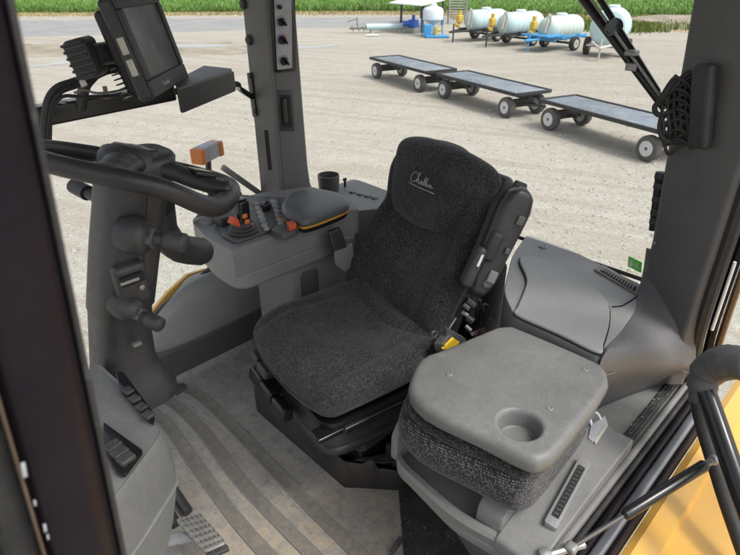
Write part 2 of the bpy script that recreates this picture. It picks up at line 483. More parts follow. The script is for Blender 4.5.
M['soil'] = m_simple_noise('pale_soil', (.30, .23, .15), (.46, .38, .27), .8)
M['mud'] = m_simple_noise('damp_mud', (.20, .175, .13), (.36, .32, .25), .7)
M['fieldbase'] = m_simple_noise('field_green', (.10, .19, .04), (.16, .26, .07), .25)
M['crop'] = m_simple_noise('crop_leaf', (.10, .20, .040), (.20, .33, .085), .7)
M['straw'] = m_simple_noise('dry_grass', (.36, .29, .13), (.55, .47, .27), 2)
M['stone'] = m_simple_noise('yard_stone', (.20, .19, .165), (.60, .58, .53), 11)
M['grit'] = m_simple_noise('soil_crumb', (.22, .195, .155), (.42, .38, .31), 90)
M['weed'] = m_simple_noise('weed_leaf', (.08, .13, .025), (.2, .24, .06), 2)
M['water'] = plain('puddle_water', (.32, .32, .31), .08)
M['tank'] = m_simple_noise('pale_poly_tank', (.42, .58, .60), (.52, .66, .67), 1.5, .4)
M['tank_green'] = m_simple_noise('pale_green_poly_tank', (.50, .60, .54), (.56, .65, .59), 1.5, .4)
M['bluepaint'] = plain('blue_frame_paint', (.05, .3, .6), .5)
M['bluedeep'] = plain('deep_blue_paint', (.015, .1, .45), .5)
M['yellowpaint'] = plain('yellow_pump_paint', (.62, .43, .06), .55)
M['palepaint'] = plain('chalky_frame_paint', (.5, .48, .42), .7)
M['tyre'] = plain('dusty_tyre', (.085, .08, .072), .9)
M['tyredark'] = plain('dark_tyre', (.03, .03, .03), .9)
M['whiterim'] = plain('white_wheel_rim', (.55, .57, .57), .5)
M['frameblack'] = plain('black_trailer_frame', (.02, .02, .022), .6)
def m_deck():
    t = NT('trailer_deck_sheet'); p = t.co()
    n1 = t.noise(1.1, 5, .65, p, .4); n2 = t.noise(9, 5, .7, p)
    c_ = t.mix(t.ramp(n1, [(.35, 0), (.65, 1)]), (.10, .125, .15), (.22, .26, .29))
    t.col(t.mix(t.math('MULTIPLY', t.ramp(n2, [(.5, 0), (.7, 1)]), .3), c_, (.5, .47, .4))); t.rough(.55)
    return t.m
M['deck'] = m_deck()
M['roofmetal'] = plain('white_roof_sheet', (.75, .75, .72), .5)
M['pipe'] = plain('pale_blue_pipe', (.45, .6, .62), .4)
M['white_poly'] = plain('white_poly', (.62, .68, .72), .45)
def m_screen():
    t = NT('dusty_reflection_display'); p = t.co()
    f = t.ramp(t.noise(18, 5, .65, p), [(.5, 0), (.78, .5)])
    t.col(t.mix(f, (.085, .09, .09), (.30, .31, .31))); t.rough(.3); return t.m  # base grey holds a painted reflection, dust lies over it in patches
M['screen'] = m_screen()
def m_glass(name, dust):
    t = NT(name); t.t.nodes.remove(t.b)
    tr = t.n('ShaderNodeBsdfTransparent'); tr.inputs[0].default_value = (.985, .99, .985, 1)
    gl = t.n('ShaderNodeBsdfGlossy'); gl.inputs['Roughness'].default_value = .02
    df = t.n('ShaderNodeBsdfTranslucent'); df.inputs[0].default_value = (.8, .79, .75, 1)
    fr = t.n('ShaderNodeFresnel'); fr.inputs[0].default_value = 1.12
    m1 = t.n('ShaderNodeMixShader'); t.l(fr.outputs[0], m1.inputs[0]); t.l(tr.outputs[0], m1.inputs[1]); t.l(gl.outputs[0], m1.inputs[2])
    m2 = t.n('ShaderNodeMixShader'); t.l(t.ramp(t.noise(5, 7, .75), [(.3, dust*.35), (.75, dust)]), m2.inputs[0])
    t.l(m1.outputs[0], m2.inputs[1]); t.l(df.outputs[0], m2.inputs[2]); t.l(m2.outputs[0], t.out.inputs[0])
    return t.m
M['glass'] = m_glass('dusty_window_glass', .02)

# ================================================================== THE SETTING: yard, road, field
def sheet(name, pts, mat, label=None):
    bm = NB(); bm.faces.new([bm.verts.new(Vector(p)) for p in pts])
    return mk(name, bm, mat, smooth=False)
o = sheet('ground', [(-700, -700, GZ), (1100, -700, GZ), (1100, 1100, GZ), (-700, 1100, GZ)], M['gravel']); o['kind'] = 'structure'
H1 = V(_r, _r, 0); H2 = V(_r, -_r, 0)           # forward and to the right of the photographer
def gp(f_, s_, z=GZ): return H1*f_ + H2*s_ + V(0, 0, z)
# lines that run across the view, in (forward, right) metres
o = sheet('road', [gp(30.5, -60, GZ+.004), gp(36.5, -60, GZ+.004), gp(45.0, -18, GZ+.004), gp(47.5, 10, GZ+.004), gp(43.5, 10, GZ+.004), gp(39.0, -2, GZ+.004), gp(32.5, -20, GZ+.004)], M['road']); o['kind'] = 'structure'
def wobble(name, pts, mat, z, amp=.35, n=10):
    bm = NB(); P = smooth(pts, n, True)
    P = [p+V(random.uniform(-amp, amp), random.uniform(-amp, amp), 0) for p in P]
    bm.faces.new([bm.verts.new((p.x, p.y, z)) for p in P])
    o_ = mk(name, bm, mat, smooth=False); o_['kind'] = 'structure'; return o_
wobble('damp_ground', [gp(26, -20), gp(29.5, -18), gp(30.5, -8), gp(28.5, -3), gp(26.2, -6), gp(25.4, -14)], M['mud'], GZ+.004, .5)
for pts in ([gp(22.3, -13), gp(24.8, -11.8), gp(26.2, -9.3), gp(25.0, -9.6), gp(23.4, -11.6)],
            [gp(28.6, -11), gp(29.8, -9.5), gp(29.3, -6.6), gp(28.3, -8)],
            [gp(28.0, -6.2), gp(28.6, -4.4), gp(29.2, -1.6), gp(28.3, -2.2), gp(27.4, -4.6)]):
    wobble('puddle', pts, M['water'], GZ+.008, .12)
wobble('soil_verge', [gp(44.5, -64), gp(47, -50), gp(49, -20), gp(50, 2), gp(45, 9), gp(42, 14), gp(36, 17.5), gp(33, 24), gp(31.5, 45), gp(60, 60), gp(62, 0), gp(56, -64)], M['soil'], GZ+.006, .3)

def blades(name, n, region, h, w, mat, seed, z0=GZ, lean=.35, kind='stuff'):
    rnd = random.Random(seed); vs_, fs_ = [], []
    for i in range(n):
        p, sc_ = region(rnd)
        a = rnd.uniform(0, 2*PI); hh = h*sc_*rnd.uniform(.6, 1.25); ww = w*rnd.uniform(.7, 1.3)
        dx, dy = math.cos(a)*ww, math.sin(a)*ww
        lx, ly = rnd.gauss(0, lean)*hh, rnd.gauss(0, lean)*hh
        k = len(vs_)
        vs_ += [(p.x-dx, p.y-dy, p.z), (p.x+dx, p.y+dy, p.z), (p.x+dx*.6+lx*.6, p.y+dy*.6+ly*.6, p.z+hh*.75), (p.x+lx, p.y+ly, p.z+hh)]
        fs_ += [(k, k+1, k+2), (k, k+2, k+3)]
    me = bpy.data.meshes.new(name); me.from_pydata(vs_, [], fs_); me.materials.append(mat)
    o_ = bpy.data.objects.new(name, me); C.objects.link(o_); o_['kind'] = kind; return o_
# the field: a bank of green crop in rows, plus the far plain
FE = [(-70, 46.5), (-20, 49.5), (0, 51), (8, 49.5), (16, 45), (40, 41), (70, 41)]          # near edge (right, forward)
def fedge(s_):
    for (a, fa), (b, fb) in zip(FE, FE[1:]):
        if s_ <= b: return fa+(fb-fa)*(s_-a)/(b-a)
    return FE[-1][1]
bm = NB()
near_ = [bm.verts.new(gp(f_+.4, s_, GZ+.42)) for s_, f_ in FE]; foot = [bm.verts.new(gp(f_+.2, s_, GZ)) for s_, f_ in FE]
far_ = [bm.verts.new(gp(900, s_*10, GZ+.42)) for s_, f_ in FE]
for i in range(len(FE)-1):
    bm.faces.new((near_[i], near_[i+1], far_[i+1], far_[i])); bm.faces.new((foot[i], foot[i+1], near_[i+1], near_[i]))
o = mk('field', bm, M['fieldbase'], smooth=False); o['kind'] = 'structure'
def reg_crop(r_):
    s_ = r_.uniform(-60, 62); t_ = r_.random()**1.7; f_ = fedge(s_)+t_*50
    row = round(f_/.75)*.75+r_.gauss(0, .10)
    row = max(row, fedge(s_)+.2)
    p = gp(row, s_*(1+t_*.8), GZ+.25); return p, 1
o = blades('crop_rows', 70000, reg_crop, .42, .055, M['crop'], 1); o['label'] = 'green crop growing in rows beyond the road'; o['category'] = 'crop'
def reg_straw(r_):
    s_ = r_.uniform(-60, 60); d_ = abs(r_.gauss(0, 1.0))
    if s_ > 6 and r_.random() < .75: d_ = r_.uniform(0, 6)
    return gp(fedge(s_)-d_+.5, s_, GZ), (.7 if s_ < 6 else 1.2)
o = blades('dry_verge_grass', 30000, reg_straw, .28, .035, M['straw'], 2); o['label'] = 'straw coloured dry grass along the field edge'; o['category'] = 'grass'
def reg_weed(r_):
    s_ = r_.uniform(11, 40); f_ = fedge(s_)-r_.uniform(1, 8)
    if r_.random() < .45: s_ = r_.gauss(15.2, 1.0); f_ = 37+r_.gauss(0, .8)
    return gp(f_, s_, GZ), 1
o = blades('weeds', 9000, reg_weed, .42, .035, M['weed'], 3); o['label'] = 'green weeds on the dry bank behind the round tank'; o['category'] = 'weeds'
# low earth bank right of the tanks
bm = NB()
rings = []
for i in range(25):
    s_ = 14+i*1.6; f_ = 40.5-.12*i
    prof = [(-2.4, 0), (-1.4, .35), (-.2, .62), (1.2, .5), (2.6, 0)]
    rings.append([gp(f_+a+random.uniform(-.2, .2), s_, GZ+b*random.uniform(.75, 1.25)*(min(1, i/3))) for a, b in prof])
loft(bm, rings, closed=False)
o = mk('earth_bank', bm, M['mud']); o['kind'] = 'structure'

# loose stones lying on the yard
rs_ = random.Random(21); vs_, fs_ = [], []
for i in range(9000):
    f_ = 2.6+22*rs_.random()**1.5; s_ = rs_.uniform(-.75, .75)*f_
    p = gp(f_, s_, GZ); a = rs_.uniform(0, PI); q_ = rs_.uniform(.008, .022)*(1+.8*(rs_.random() < .08)); w_ = q_*rs_.uniform(.6, 1)
    k = len(vs_); ca, sa = math.cos(a), math.sin(a)
    for dx, dy, dz in ((-1, -.8, 0), (1, -.7, 0), (.9, .8, 0), (-.8, .9, 0), (-.5, -.4, .9), (.5, -.5, .75), (.4, .5, .95), (-.5, .4, .7)):
        vs_.append((p.x+(dx*ca*q_-dy*sa*w_), p.y+(dx*sa*q_+dy*ca*w_), p.z+.004+dz*w_*.8))
    fs_ += [(k+4, k+5, k+6, k+7), (k, k+1, k+5, k+4), (k+1, k+2, k+6, k+5), (k+2, k+3, k+7, k+6), (k+3, k, k+4, k+7)]
me = bpy.data.meshes.new('gravel_stones'); me.from_pydata(vs_, [], fs_); me.materials.append(M['stone'])
o = bpy.data.objects.new('gravel_stones', me); C.objects.link(o); o['kind'] = 'stuff'

# ------------------------------------------------------------------ flat trailers in the yard
def wheel(parent, c, axis, r_, w, tm=None, rm=None, name='wheel', dish=.5):
    bm = NB(); ax = Vector(axis).normalized(); h = w/2
    prof = [(r_*.58, -h), (r_*.8, -h*1.08), (r_*.95, -h*.9), (r_, -h*.55), (r_, h*.55), (r_*.95, h*.9), (r_*.8, h*1.08), (r_*.58, h), (r_*.56, 0)]
    lathe(bm, prof+[(r_*.58, -h)], c, ax, 28, cap=False)
    t_ = mk(name, bm, tm or M['tyre'], parent)
    bm = NB()
    lathe(bm, [(r_*.61, -h*1.0), (r_*.57, -h*1.02), (r_*.53, -h*.85), (r_*.50, -h*.2), (r_*.36, -h*.12), (r_*.30, -h*.35), (r_*.16, -h*.4), (r_*.05, h*.4), (r_*.16, h*.4), (r_*.30, h*.35), (r_*.36, h*.12), (r_*.50, h*.2), (r_*.53, h*.85), (r_*.57, h*1.02), (r_*.61, h*1.0)], c, ax, 28)
    mk('rim', bm, rm or M['whiterim'], t_)
    bm = NB(); lathe(bm, [(r_*.03, -h*1.07), (r_*.12, -h*1.05), (r_*.17, -h*.9), (r_*.17, -h*.5), (r_*.04, -h*.3), (r_*.04, h*.3), (r_*.17, h*.5), (r_*.17, h*.9), (r_*.12, h*1.05), (r_*.03, h*1.07)], c, ax, 14)
    mk('hub', bm, M['tyre'], t_)
    return t_

def make_trailer(label):
    t = thing('flat_trailer', label, 'trailer', (0, 0, 0), 0, 'flat trailers hitched in a line')
    L_, W_, Hd = 3.4, 1.12, .62
    bm = NB()
    for y in (-W_/2, W_/2): box(bm, (-L_/2, y-.03, Hd-.05), (L_/2, y+.03, Hd+.03), .006)
    for x in (-L_/2, L_/2): box(bm, (x-.03, -W_/2+.032, Hd-.05), (x+.03, W_/2-.032, Hd+.03), .006)
    mk('frame', bm, M['frameblack'], t)
    bm = NB(); box(bm, (-L_/2+.031, -W_/2+.031, Hd-.03), (L_/2-.031, W_/2-.031, Hd+.004)); mk('deck', bm, M['deck'], t)
    bm = NB(); box(bm, (-L_/2+.1, -.06, Hd-.2), (L_/2-.1, .06, Hd-.092), .005); mk('backbone', bm, M['frameblack'], t)
    for x in (-1.34, 1.34):
        bm = NB(); tube(bm, [(x, -.44, .25), (x, .44, .25)], .035, 10)
        box(bm, (x-.07, -.3, .25), (x+.07, .3, .42), .01); tube(bm, [(x-.3, 0, .3), (x+.3, 0, .3)], .04, 8)
        mk('axle', bm, M['frameblack'], t)
        for y in (-.5, .5): wheel(t, (x, y, .25), (0, 1, 0), .25, .17)
    bm = NB()
    tube(bm, [(1.34, -.22, .3), (1.98, 0, .36)], .025, 8); tube(bm, [(1.34, .22, .3), (1.98, 0, .36)], .025, 8); tube(bm, [(1.95, 0, .36), (2.14, 0, .36)], .03, 8)
    mk('drawbar', bm, M['frameblack'], t)
    return t
tdir = math.atan2(-.955, -.285)
tr_labels = ['flat black framed trailer farthest back in the line of three', 'flat black framed trailer in the middle of the line of three',
             'flat black framed trailer nearest the rear window, end of the line']
tr_pos = [V(14.02, 12.62), V(13.02, 8.92), V(11.88, 4.95)]
tr0 = make_trailer(tr_labels[0])
wdir = V(.958, -.285)
for i, p in enumerate(tr_pos):
    loc = (p.x+wdir.x*.36, p.y+wdir.y*.36, GZ)
    if i == 0: tr0.location = loc; tr0.rotation_euler = (0, 0, tdir)
    else: dup(tr0, loc, tdir-(.0, .0, .02)[i], tr_labels[i])

# ------------------------------------------------------------------ tank trailers
def tank_trailer(loc, rz, label, L_=3.6, r_=.82, zc=1.35, tank='tank', fr='frameblack', deck=None, pump=True, wheels=1, wr=.33, big=False):
    t = thing('tank_trailer', label, 'tank trailer', loc, rz, 'tank trailers parked by the field')
    bm = NB()
    prof = [(.05, -L_/2), (r_*.55, -L_/2+.04), (r_*.86, -L_/2+.16), (r_*.98, -L_/2+.36)]
    nrib = 5
    for i in range(nrib+1):
        x = -L_/2+.5+(L_-1.0)*i/nrib
        prof += [(r_, x-.06), (r_*.965, x-.02), (r_*.965, x+.02), (r_, x+.06)]
    prof += [(r_*.98, L_/2-.36), (r_*.86, L_/2-.16), (r_*.55, L_/2-.04), (.05, L_/2)]
    lathe(bm, prof, (0, 0, zc), (1, 0, 0), 32); tk = mk('tank', bm, M[tank], t, local=True)
    bm = NB(); lathe(bm, [(.24, r_-.05), (.24, r_+.06), (.2, r_+.09), (.02, r_+.1)], (0.1, 0, zc), (0, 0, 1), 20); mk('filler_lid', bm, M['white_poly'], tk, local=True)
    bm = NB()
    for y in (-.45, .45): box(bm, (-L_/2-.1, y-.05, .5), (L_/2+.2, y+.05, .62), .01)
    for x in (-L_/2, -L_/6, L_/6, L_/2): box(bm, (x-.05, -.7, .44), (x+.05, .7, .498), .008)
    for x in (-L_/4, L_/4):
        for y in (-.62, .62): tube(bm, [(x, y*.6, .6), (x, y, zc-.3)], .04, 6)
    mk('frame', bm, M[fr], t, local=True)
    bm = NB(); tube(bm, [(L_/2, -.45, .56), (L_/2+1.2, 0, .5)], .05, 8); tube(bm, [(L_/2, .45, .56), (L_/2+1.2, 0, .5)], .05, 8)
    tube(bm, [(L_/2+.95, 0, .5), (L_/2+.95, 0, .02)], .035, 8); tube(bm, [(L_/2+.95, 0, .5), (L_/2+.95, 0, .85)], .04, 8); mk('drawbar', bm, M[fr], t, local=True)
    for x in ((0,) if wheels == 1 else (-.8, .8)):
        bm = NB(); tube(bm, [(x, -.72, wr), (x, .72, wr)], .05, 8); mk('axle', bm, M['frameblack'], t, local=True)
        for y in (-.82, .82):
            w_ = wheel(None, (x, y, wr), (0, 1, 0), wr, .22, M['tyredark'], M['palepaint']); w_.parent = t
    if deck:
        bm = NB(); box(bm, (L_/2-.5, -.75, .625), (L_/2+.6, .75, .70), .01); mk('platform', bm, M[deck], t, local=True)
    if pump:
        bm = NB(); rbox(bm, (L_/2+.3, -.35, 1.05), (.28, .26, .34), .05); tube(bm, [(L_/2+.3, -.35, .8), (L_/2+.3, -.35, 1.42)], .09, 10)
        tube(bm, [(L_/2+.3, -.35, .7), (L_/2+.55, -.35, .8)], .08, 8); mk('pump', bm, M['yellowpaint'], t, local=True)
        bm = NB(); tube(bm, smooth([(L_/2+.1, .3, .7), (L_/2+.15, .4, 1.3), (L_/2+.25, .35, 1.5), (L_/2+.3, .3, .8)], 5), .05, 8); mk('hose', bm, M['palepaint'], t, local=True)
    return t
def gl(f_, s_): p = gp(f_, s_, GZ); return (p.x, p.y, p.z)
tank_trailer(gl(31.5, 6.0), R(168), 'pale blue tank trailer with dark hitch standing at the left end of the tank row', 2.5, .54, .92, wr=.30)
tank_trailer(gl(29.6, 7.3), R(170), 'pale blue tank trailer with yellow pump in front of the leftmost tank', 2.6, .55, .92, wr=.30)
tank_trailer(gl(27.9, 8.75), R(172), 'pale green tank trailer on a bright blue frame with yellow pump', 2.5, .53, .90, 'tank_green', 'bluepaint', 'bluepaint', wr=.30)
tank_trailer(gl(25.6, 10.1), R(196), 'big round pale blue tank on a chalky white trailer frame, right end of the row', 1.8, .76, 1.12, 'tank', 'palepaint', None, pump=False, wr=.36)

# ------------------------------------------------------------------ open shelter, cone tank, pipe, rack
def ztop(base, v):
    fw = base.dot(H1); b = (v-277.5)/FPX
    return HC - fw*(_s+b*_c)/(_c-b*_s)
pA, pB, pC = at(401, 24.5, z=GZ), at(422, 33, z=GZ), at(442, 25, z=GZ); pD = pA+pC-pB
t = thing('shelter', 'open shelter with white sheet roof on dark posts by the field', 'shelter', pB)
zA = ztop(pB, 4.5)
bm = NB(); prism(bm, [at(389, 3.5, z=zA), at(421, 6.2, z=zA), at(445, .5, z=zA+.04), at(413, -4, z=zA+.06)], (0, 0, .05)); mk('roof', bm, M['roofmetal'], t)
for p, k in ((pA, .02), (pB, 0), (pC, .1), (pD, .12)):
    bm = NB(); box(bm, p-V(.055, .055, 0), V(p.x+.055, p.y+.055, zA+k)); mk('post', bm, M['dark'], t)
b0 = at(432, 36, z=GZ)
t = thing('cone_tank', 'white cone bottomed tank standing in a bright blue stand', 'tank', b0)
bm = NB(); lathe(bm, [(.10, .55), (.46, .78), (.56, .84), (.56, 1.28), (.48, 1.4), (.2, 1.5), (.16, 1.62), (.05, 1.64)], b0, seg=28); mk('tank', bm, M['white_poly'], t)
for dx, dy in ((-.4, -.4), (.4, -.4), (.4, .4), (-.4, .4)):
    bm = NB(); tube(bm, [b0+V(dx, dy, 0), b0+V(dx*.9, dy*.9, .9)], .035, 6); mk('leg', bm, M['bluepaint'], t)
bm = NB(); rbox(bm, b0-H1*.7-H2*.32+V(0, 0, .33), (.42, .42, .62), .04, M=Matrix.Rotation(PI/4, 3, 'Z')); mk('cabinet', bm, M['bluepaint'], t)
bm = NB(); rbox(bm, b0-H1*.75+H2*.2+V(0, 0, .06), (.7, 1.25, .10), .02, M=Matrix.Rotation(PI/4, 3, 'Z')); mk('base', bm, M['bluepaint'], t)
bm = NB(); tube(bm, [b0-H1*.75+H2*.12+V(0, 0, .1), b0-H1*.75+H2*.12+V(0, 0, .5)], .09, 10); tube(bm, [b0-H1*.75+H2*.12+V(0, 0, .36), b0-H1*.75+H2*.38+V(0, 0, .36)], .06, 8); mk('valve', bm, M['yellowpaint'], t)
p0 = at(413, 33, z=GZ)
t = thing('pump_station', 'blue pump set with grey base between the pipe and the cone tank', 'pump', p0)
bm = NB(); rbox(bm, p0+V(0, 0, .5), (.4, .5, .4), .05); tube(bm, [p0+V(0, 0, .5)-H2*.6, p0+V(0, 0, .5)], .15, 14); tube(bm, [p0+V(0, 0, .5), p0+V(0, 0, .95)], .09, 10); mk('motor', bm, M['bluedeep'], t)
bm = NB(); box(bm, p0-V(.3, .35, 0), p0+V(.3, .35, .29), .02); mk('base', bm, M['zinc'], t)
q0, q1 = at(366, 33, z=GZ), at(406, 32, z=GZ)
t = thing('irrigation_pipe', 'long pale blue pipe lying on supports with valve cluster at its end', 'pipe', q0)
bm = NB(); tube(bm, [q0+V(0, 0, .32), q1+V(0, 0, .32)], .17, 18); mk('pipe', bm, M['pipe'], t)
bm = NB()
for k in (.12, .42, .75): lathe(bm, [(.17, -.03), (.17, .03)], q0-H2*k+V(0, 0, .27), H2, 14)
tube(bm, [q0-H2*.95+V(0, 0, .27), q0+V(0, 0, .3)], .09, 10); tube(bm, [q0-H2*.5+V(0, 0, .3), q0-H2*.5+V(0, 0, .85)], .035, 8); tube(bm, [q0-H2*.5+V(0, 0, .75), q0-H2*1.05+V(0, 0, .6)], .03, 8)
mk('valve', bm, M['zinc'], t)
for k in (.15, .85):
    bm = NB(); p = q0.lerp(q1, k); box(bm, p-V(.1, .1, 0), p+V(.1, .1, .16)); mk('support', bm, M['palepaint'], t)
o = mk('lying_pipe', tube(NB(), [at(366, 36.5, z=GZ)+V(0, 0, .06), at(379, 36.5, z=GZ)+V(0, 0, .06)], .06, 10), M['white_poly']); tag(o, 'short white pipe lying loose on the gravel', 'pipe')
r0, r1 = at(448, 24, z=GZ), at(465, 24, z=GZ)
t = thing('metal_rack', 'grey metal slatted rack on tall legs behind the shelter', 'rack', r0)
bm = NB(); zt = ztop(r0, -4)
for i in range(7): tube(bm, [V(r0.x, r0.y, zt-.1-i*.16), V(r1.x, r1.y, zt-.1-i*.16)], .045, 4)
mk('slat_panel', bm, M['zinc'], t)
for p in (r0, r1):
    for k in (-.35, .35):
        bm = NB(); tube(bm, [p+H1*k, V(p.x, p.y, zt)], .035, 6); mk('leg', bm, M['zinc'], t)

# ================================================================== THE CAB
cab = thing('tractor_cab', 'grey lined tractor cab with corner pillars, rear ledge and yellow body below the door', 'tractor cab', (1.0, 1.0, 0))
# --- floor
bm = NB(); box(bm, (-.1, .27, -.12), (1.78, 1.9, -.004)); mk('floor', bm, M['dark'], cab)
# --- right lower wall: smooth moulding that swells inwards over the track fender
def wallgrid(bm, rows, thick=(0, .03, 0)):
    n = len(rows[0]); a = [[bm.verts.new(Vector(p)) for p in r_] for r_ in rows]; b = [[bm.verts.new(Vector(p)+Vector(thick)) for p in r_] for r_ in rows]
    for i in range(len(rows)-1):
        for j in range(n-1):
            bm.faces.new((a[i][j], a[i][j+1], a[i+1][j+1], a[i+1][j])); bm.faces.new((b[i][j], b[i+1][j], b[i+1][j+1], b[i][j+1]))
    for j in range(n-1):
        bm.faces.new((a[0][j], b[0][j], b[0][j+1], a[0][j+1])); bm.faces.new((a[-1][j], a[-1][j+1], b[-1][j+1], b[-1][j]))
    for i in range(len(rows)-1):
        bm.faces.new((a[i][0], a[i+1][0], b[i+1][0], b[i][0])); bm.faces.new((a[i][-1], b[i][-1], b[i+1][-1], a[i+1][-1]))
    return bm
bm = NB()
prof = [(1.80, .14), (1.79, .20), (1.785, .27), (1.79, .33), (1.80, .385), (1.83, .40)]     # (y, z)
rows = []
for y, z in prof:
    x0 = {.14: .632, .20: .612, .27: .612, .33: .69, .385: .79, .40: .83}[z]
    rows.append([(x0+(1.72-x0)*k/8, y-.02*math.sin(PI*min(1, k/4)), z if k else z-.004) for k in range(9)])
mk('side_wall', wallgrid(bm, rows, (0, .04, 0)), M['lid'], cab, sub=1)
bm = NB(); loft(bm, [[(x, 1.86, .0), (x, 1.80, .004), (x, 1.79, .14), (x, 1.83, .17), (x, 1.86, .17)] for x in (.45, .62, .9, 1.3, 1.7)])
mk('wall_skirt', bm, M['dark_grey'], cab)
# black seal and yellow body outside the right window line
bm = NB(); tube(bm, smooth([(.56, 1.83, .16), (.62, 1.83, .262), (.78, 1.835, .345), (.94, 1.835, .405), (1.18, 1.835, .52), (1.3, 1.835, .58)], 5), .011, 8); mk('window_seal', bm, M['rubber'], cab)
bm = NB(); prism(bm, [V(.48, 1.88, -.3), at(136, 342, y=1.88), at(150, 314, y=1.88), at(168, 292, y=1.88), at(188, 274, y=1.88), at(208, 268, y=1.88), V(1.0, 1.88, .1), V(1.0, 1.88, -.3)], (0, .03, -.01), .008)
mk('right_fender', bm, M['yellow'], cab)
# window bottom rail with rivets, right side
ra, rb_ = at(228, 171, y=1.80), at(262, 195, y=1.80)
bm = NB(); dv = (rb_-ra).normalized()
rbox(bm, ra.lerp(rb_, .5), ((rb_-ra).length+.06, .016, .022), .004, M=frame(dv, (0, 1, 0)))
rail = mk('window_rail', bm, M['zinc'], cab)
for k in (.0, .45, .9):
    bm = NB(); lathe(bm, [(.005, 0), (.004, .003), (.001, .0035)], ra.lerp(rb_, k)+V(0, -.008, .002), (0, -1, 0), 10); mk('rivet', bm, M['steel'], rail)

# --- rear right pillar with the climate panel
zs = [.50, .58, .64, .70, .78, .95, 1.2, 1.4, 1.62]
def rp_ring(z):
    fl = max(0, (.74-z)/.24)**2
    y0 = 1.655-.035*max(0, (z-.9))*.3
    x1 = 1.318+.16*fl-.035*max(0, (z-.7)); x0 = 1.18-.015*fl
    return rounded([(x0, 1.79, z), (x0, y0, z), (x1, y0-.02*fl, z), (x1+.04, y0+.06, z), (x1+.03, 1.79, z)], [.004, .012, .02, .02, .004], 4)
bm = NB(); loft(bm, [rp_ring(z) for z in zs]); rp = mk('right_pillar', bm, M['pillar'], cab, ang=50)
# darker inner trim on the face towards the driver
bm = NB()
def trim_ring(z):
    fl = max(0, (.74-z)/.24)**2; y0 = 1.655-.035*max(0, (z-.9))*.3
    x1 = 1.318+.16*fl-.035*max(0, (z-.7))
    return rounded([(1.192, y0+.01, z), (1.192, y0-.004, z), (x1-.004, y0-.004-.02*fl, z), (x1-.002, y0+.01-.02*fl, z)], [.003, .004, .012, .003], 3)
loft(bm, [trim_ring(z) for z in zs]); mk('pillar_trim', bm, M['pillar_face'], cab, ang=50)
def onp(u, v, off=0.0):
    """a point on the inner face of the right pillar"""
    y0 = 1.651
    for _ in range(3):
        p = at(u, v, y=y0-off); y0 = 1.651-.035*max(0, (p.z-.9))*.3
    return at(u, v, y=y0-off)
pan = [onp(269, -22), onp(294, -22), onp(296, 71), onp(274, 73)]
bm = NB(); prism(bm, rounded(pan, .012), (0, -.006, 0), .003); panel = mk('climate_panel', bm, M['gloss'], cab)
lab = [onp(273, -20, .007), onp(291, -20, .007), onp(292, 68, .007), onp(277, 70, .007)]
bm = NB(); prism(bm, rounded(lab, .006), (0, -.0015, 0)); mk('silver_label', bm, M['greylabel'], panel)
for (u, v, r_, kind) in ((279, 7, .007, 'b'), (281, 22, .013, 'k'), (282, 40, .014, 'k'), (283.5, 61, .014, 'k')):
    p = onp(u, v, .009)
    bm = NB(); lathe(bm, [(r_, 0), (r_, .008), (r_*.85, .012), (r_*.3, .013)], p, (0, -1, 0), 20)
    if kind == 'k': rbox(bm, p+V(0, -.017, 0), (.006, .014, r_*1.9), .002, M=Matrix.Rotation(R(-35), 3, 'Y'))
    mk('knob', bm, M['gloss'], panel)
def arc_mark(c, r0, r1, a0, a1, mat, name):
    bm = NB(); n = 10; ring = []
    for i in range(n+1):
        a = a0+(a1-a0)*i/n; ring.append((c.x+r1*math.cos(a), c.y, c.z+r1*math.sin(a)))
    for i in range(n, -1, -1):
        a = a0+(a1-a0)*i/n; ring.append((c.x+r0*math.cos(a), c.y, c.z+r0*math.sin(a)))
    prism(bm, ring, (0, -.0006, 0)); return mk(name, bm, mat, panel)
c_ = onp(282, 40, .0088)
arc_mark(c_, .0165, .0195, R(95), R(-30), M['red'], 'red_arc'); arc_mark(c_, .0165, .0195, R(105), R(215), M['blue'], 'blue_arc')
for (u, v) in ((281, 22), (283.5, 61)):
    c_ = onp(u, v, .0088)
    for a in (150, 120, 90, 60, 30):
        bm = NB(); box(bm, (c_.x+.0185*math.cos(R(a))-.0015, c_.y-.0007, c_.z+.0185*math.sin(R(a))-.0015), (c_.x+.0185*math.cos(R(a))+.0015, c_.y, c_.z+.0185*math.sin(R(a))+.0015)); mk('dial_mark', bm, M['gloss'], panel)
bm = NB(); prism(bm, rounded([onp(277, 90), onp(292, 90), onp(294, 131), onp(280, 131)], .003), (0, -.004, 0), .0015); slot = mk('vent_slot', bm, M['dark'], cab)
bm = NB(); prism(bm, [onp(280, 95, .005), onp(290, 95, .005), onp(292, 127, .005), onp(282.5, 127, .005)], (0, -.001, 0)); mk('slot_opening', bm, M['hole'], slot)
bm = NB(); rbox(bm, onp(284.5, 111, .009), (.018, .012, .085), .004); mk('slider', bm, M['gloss'], slot)
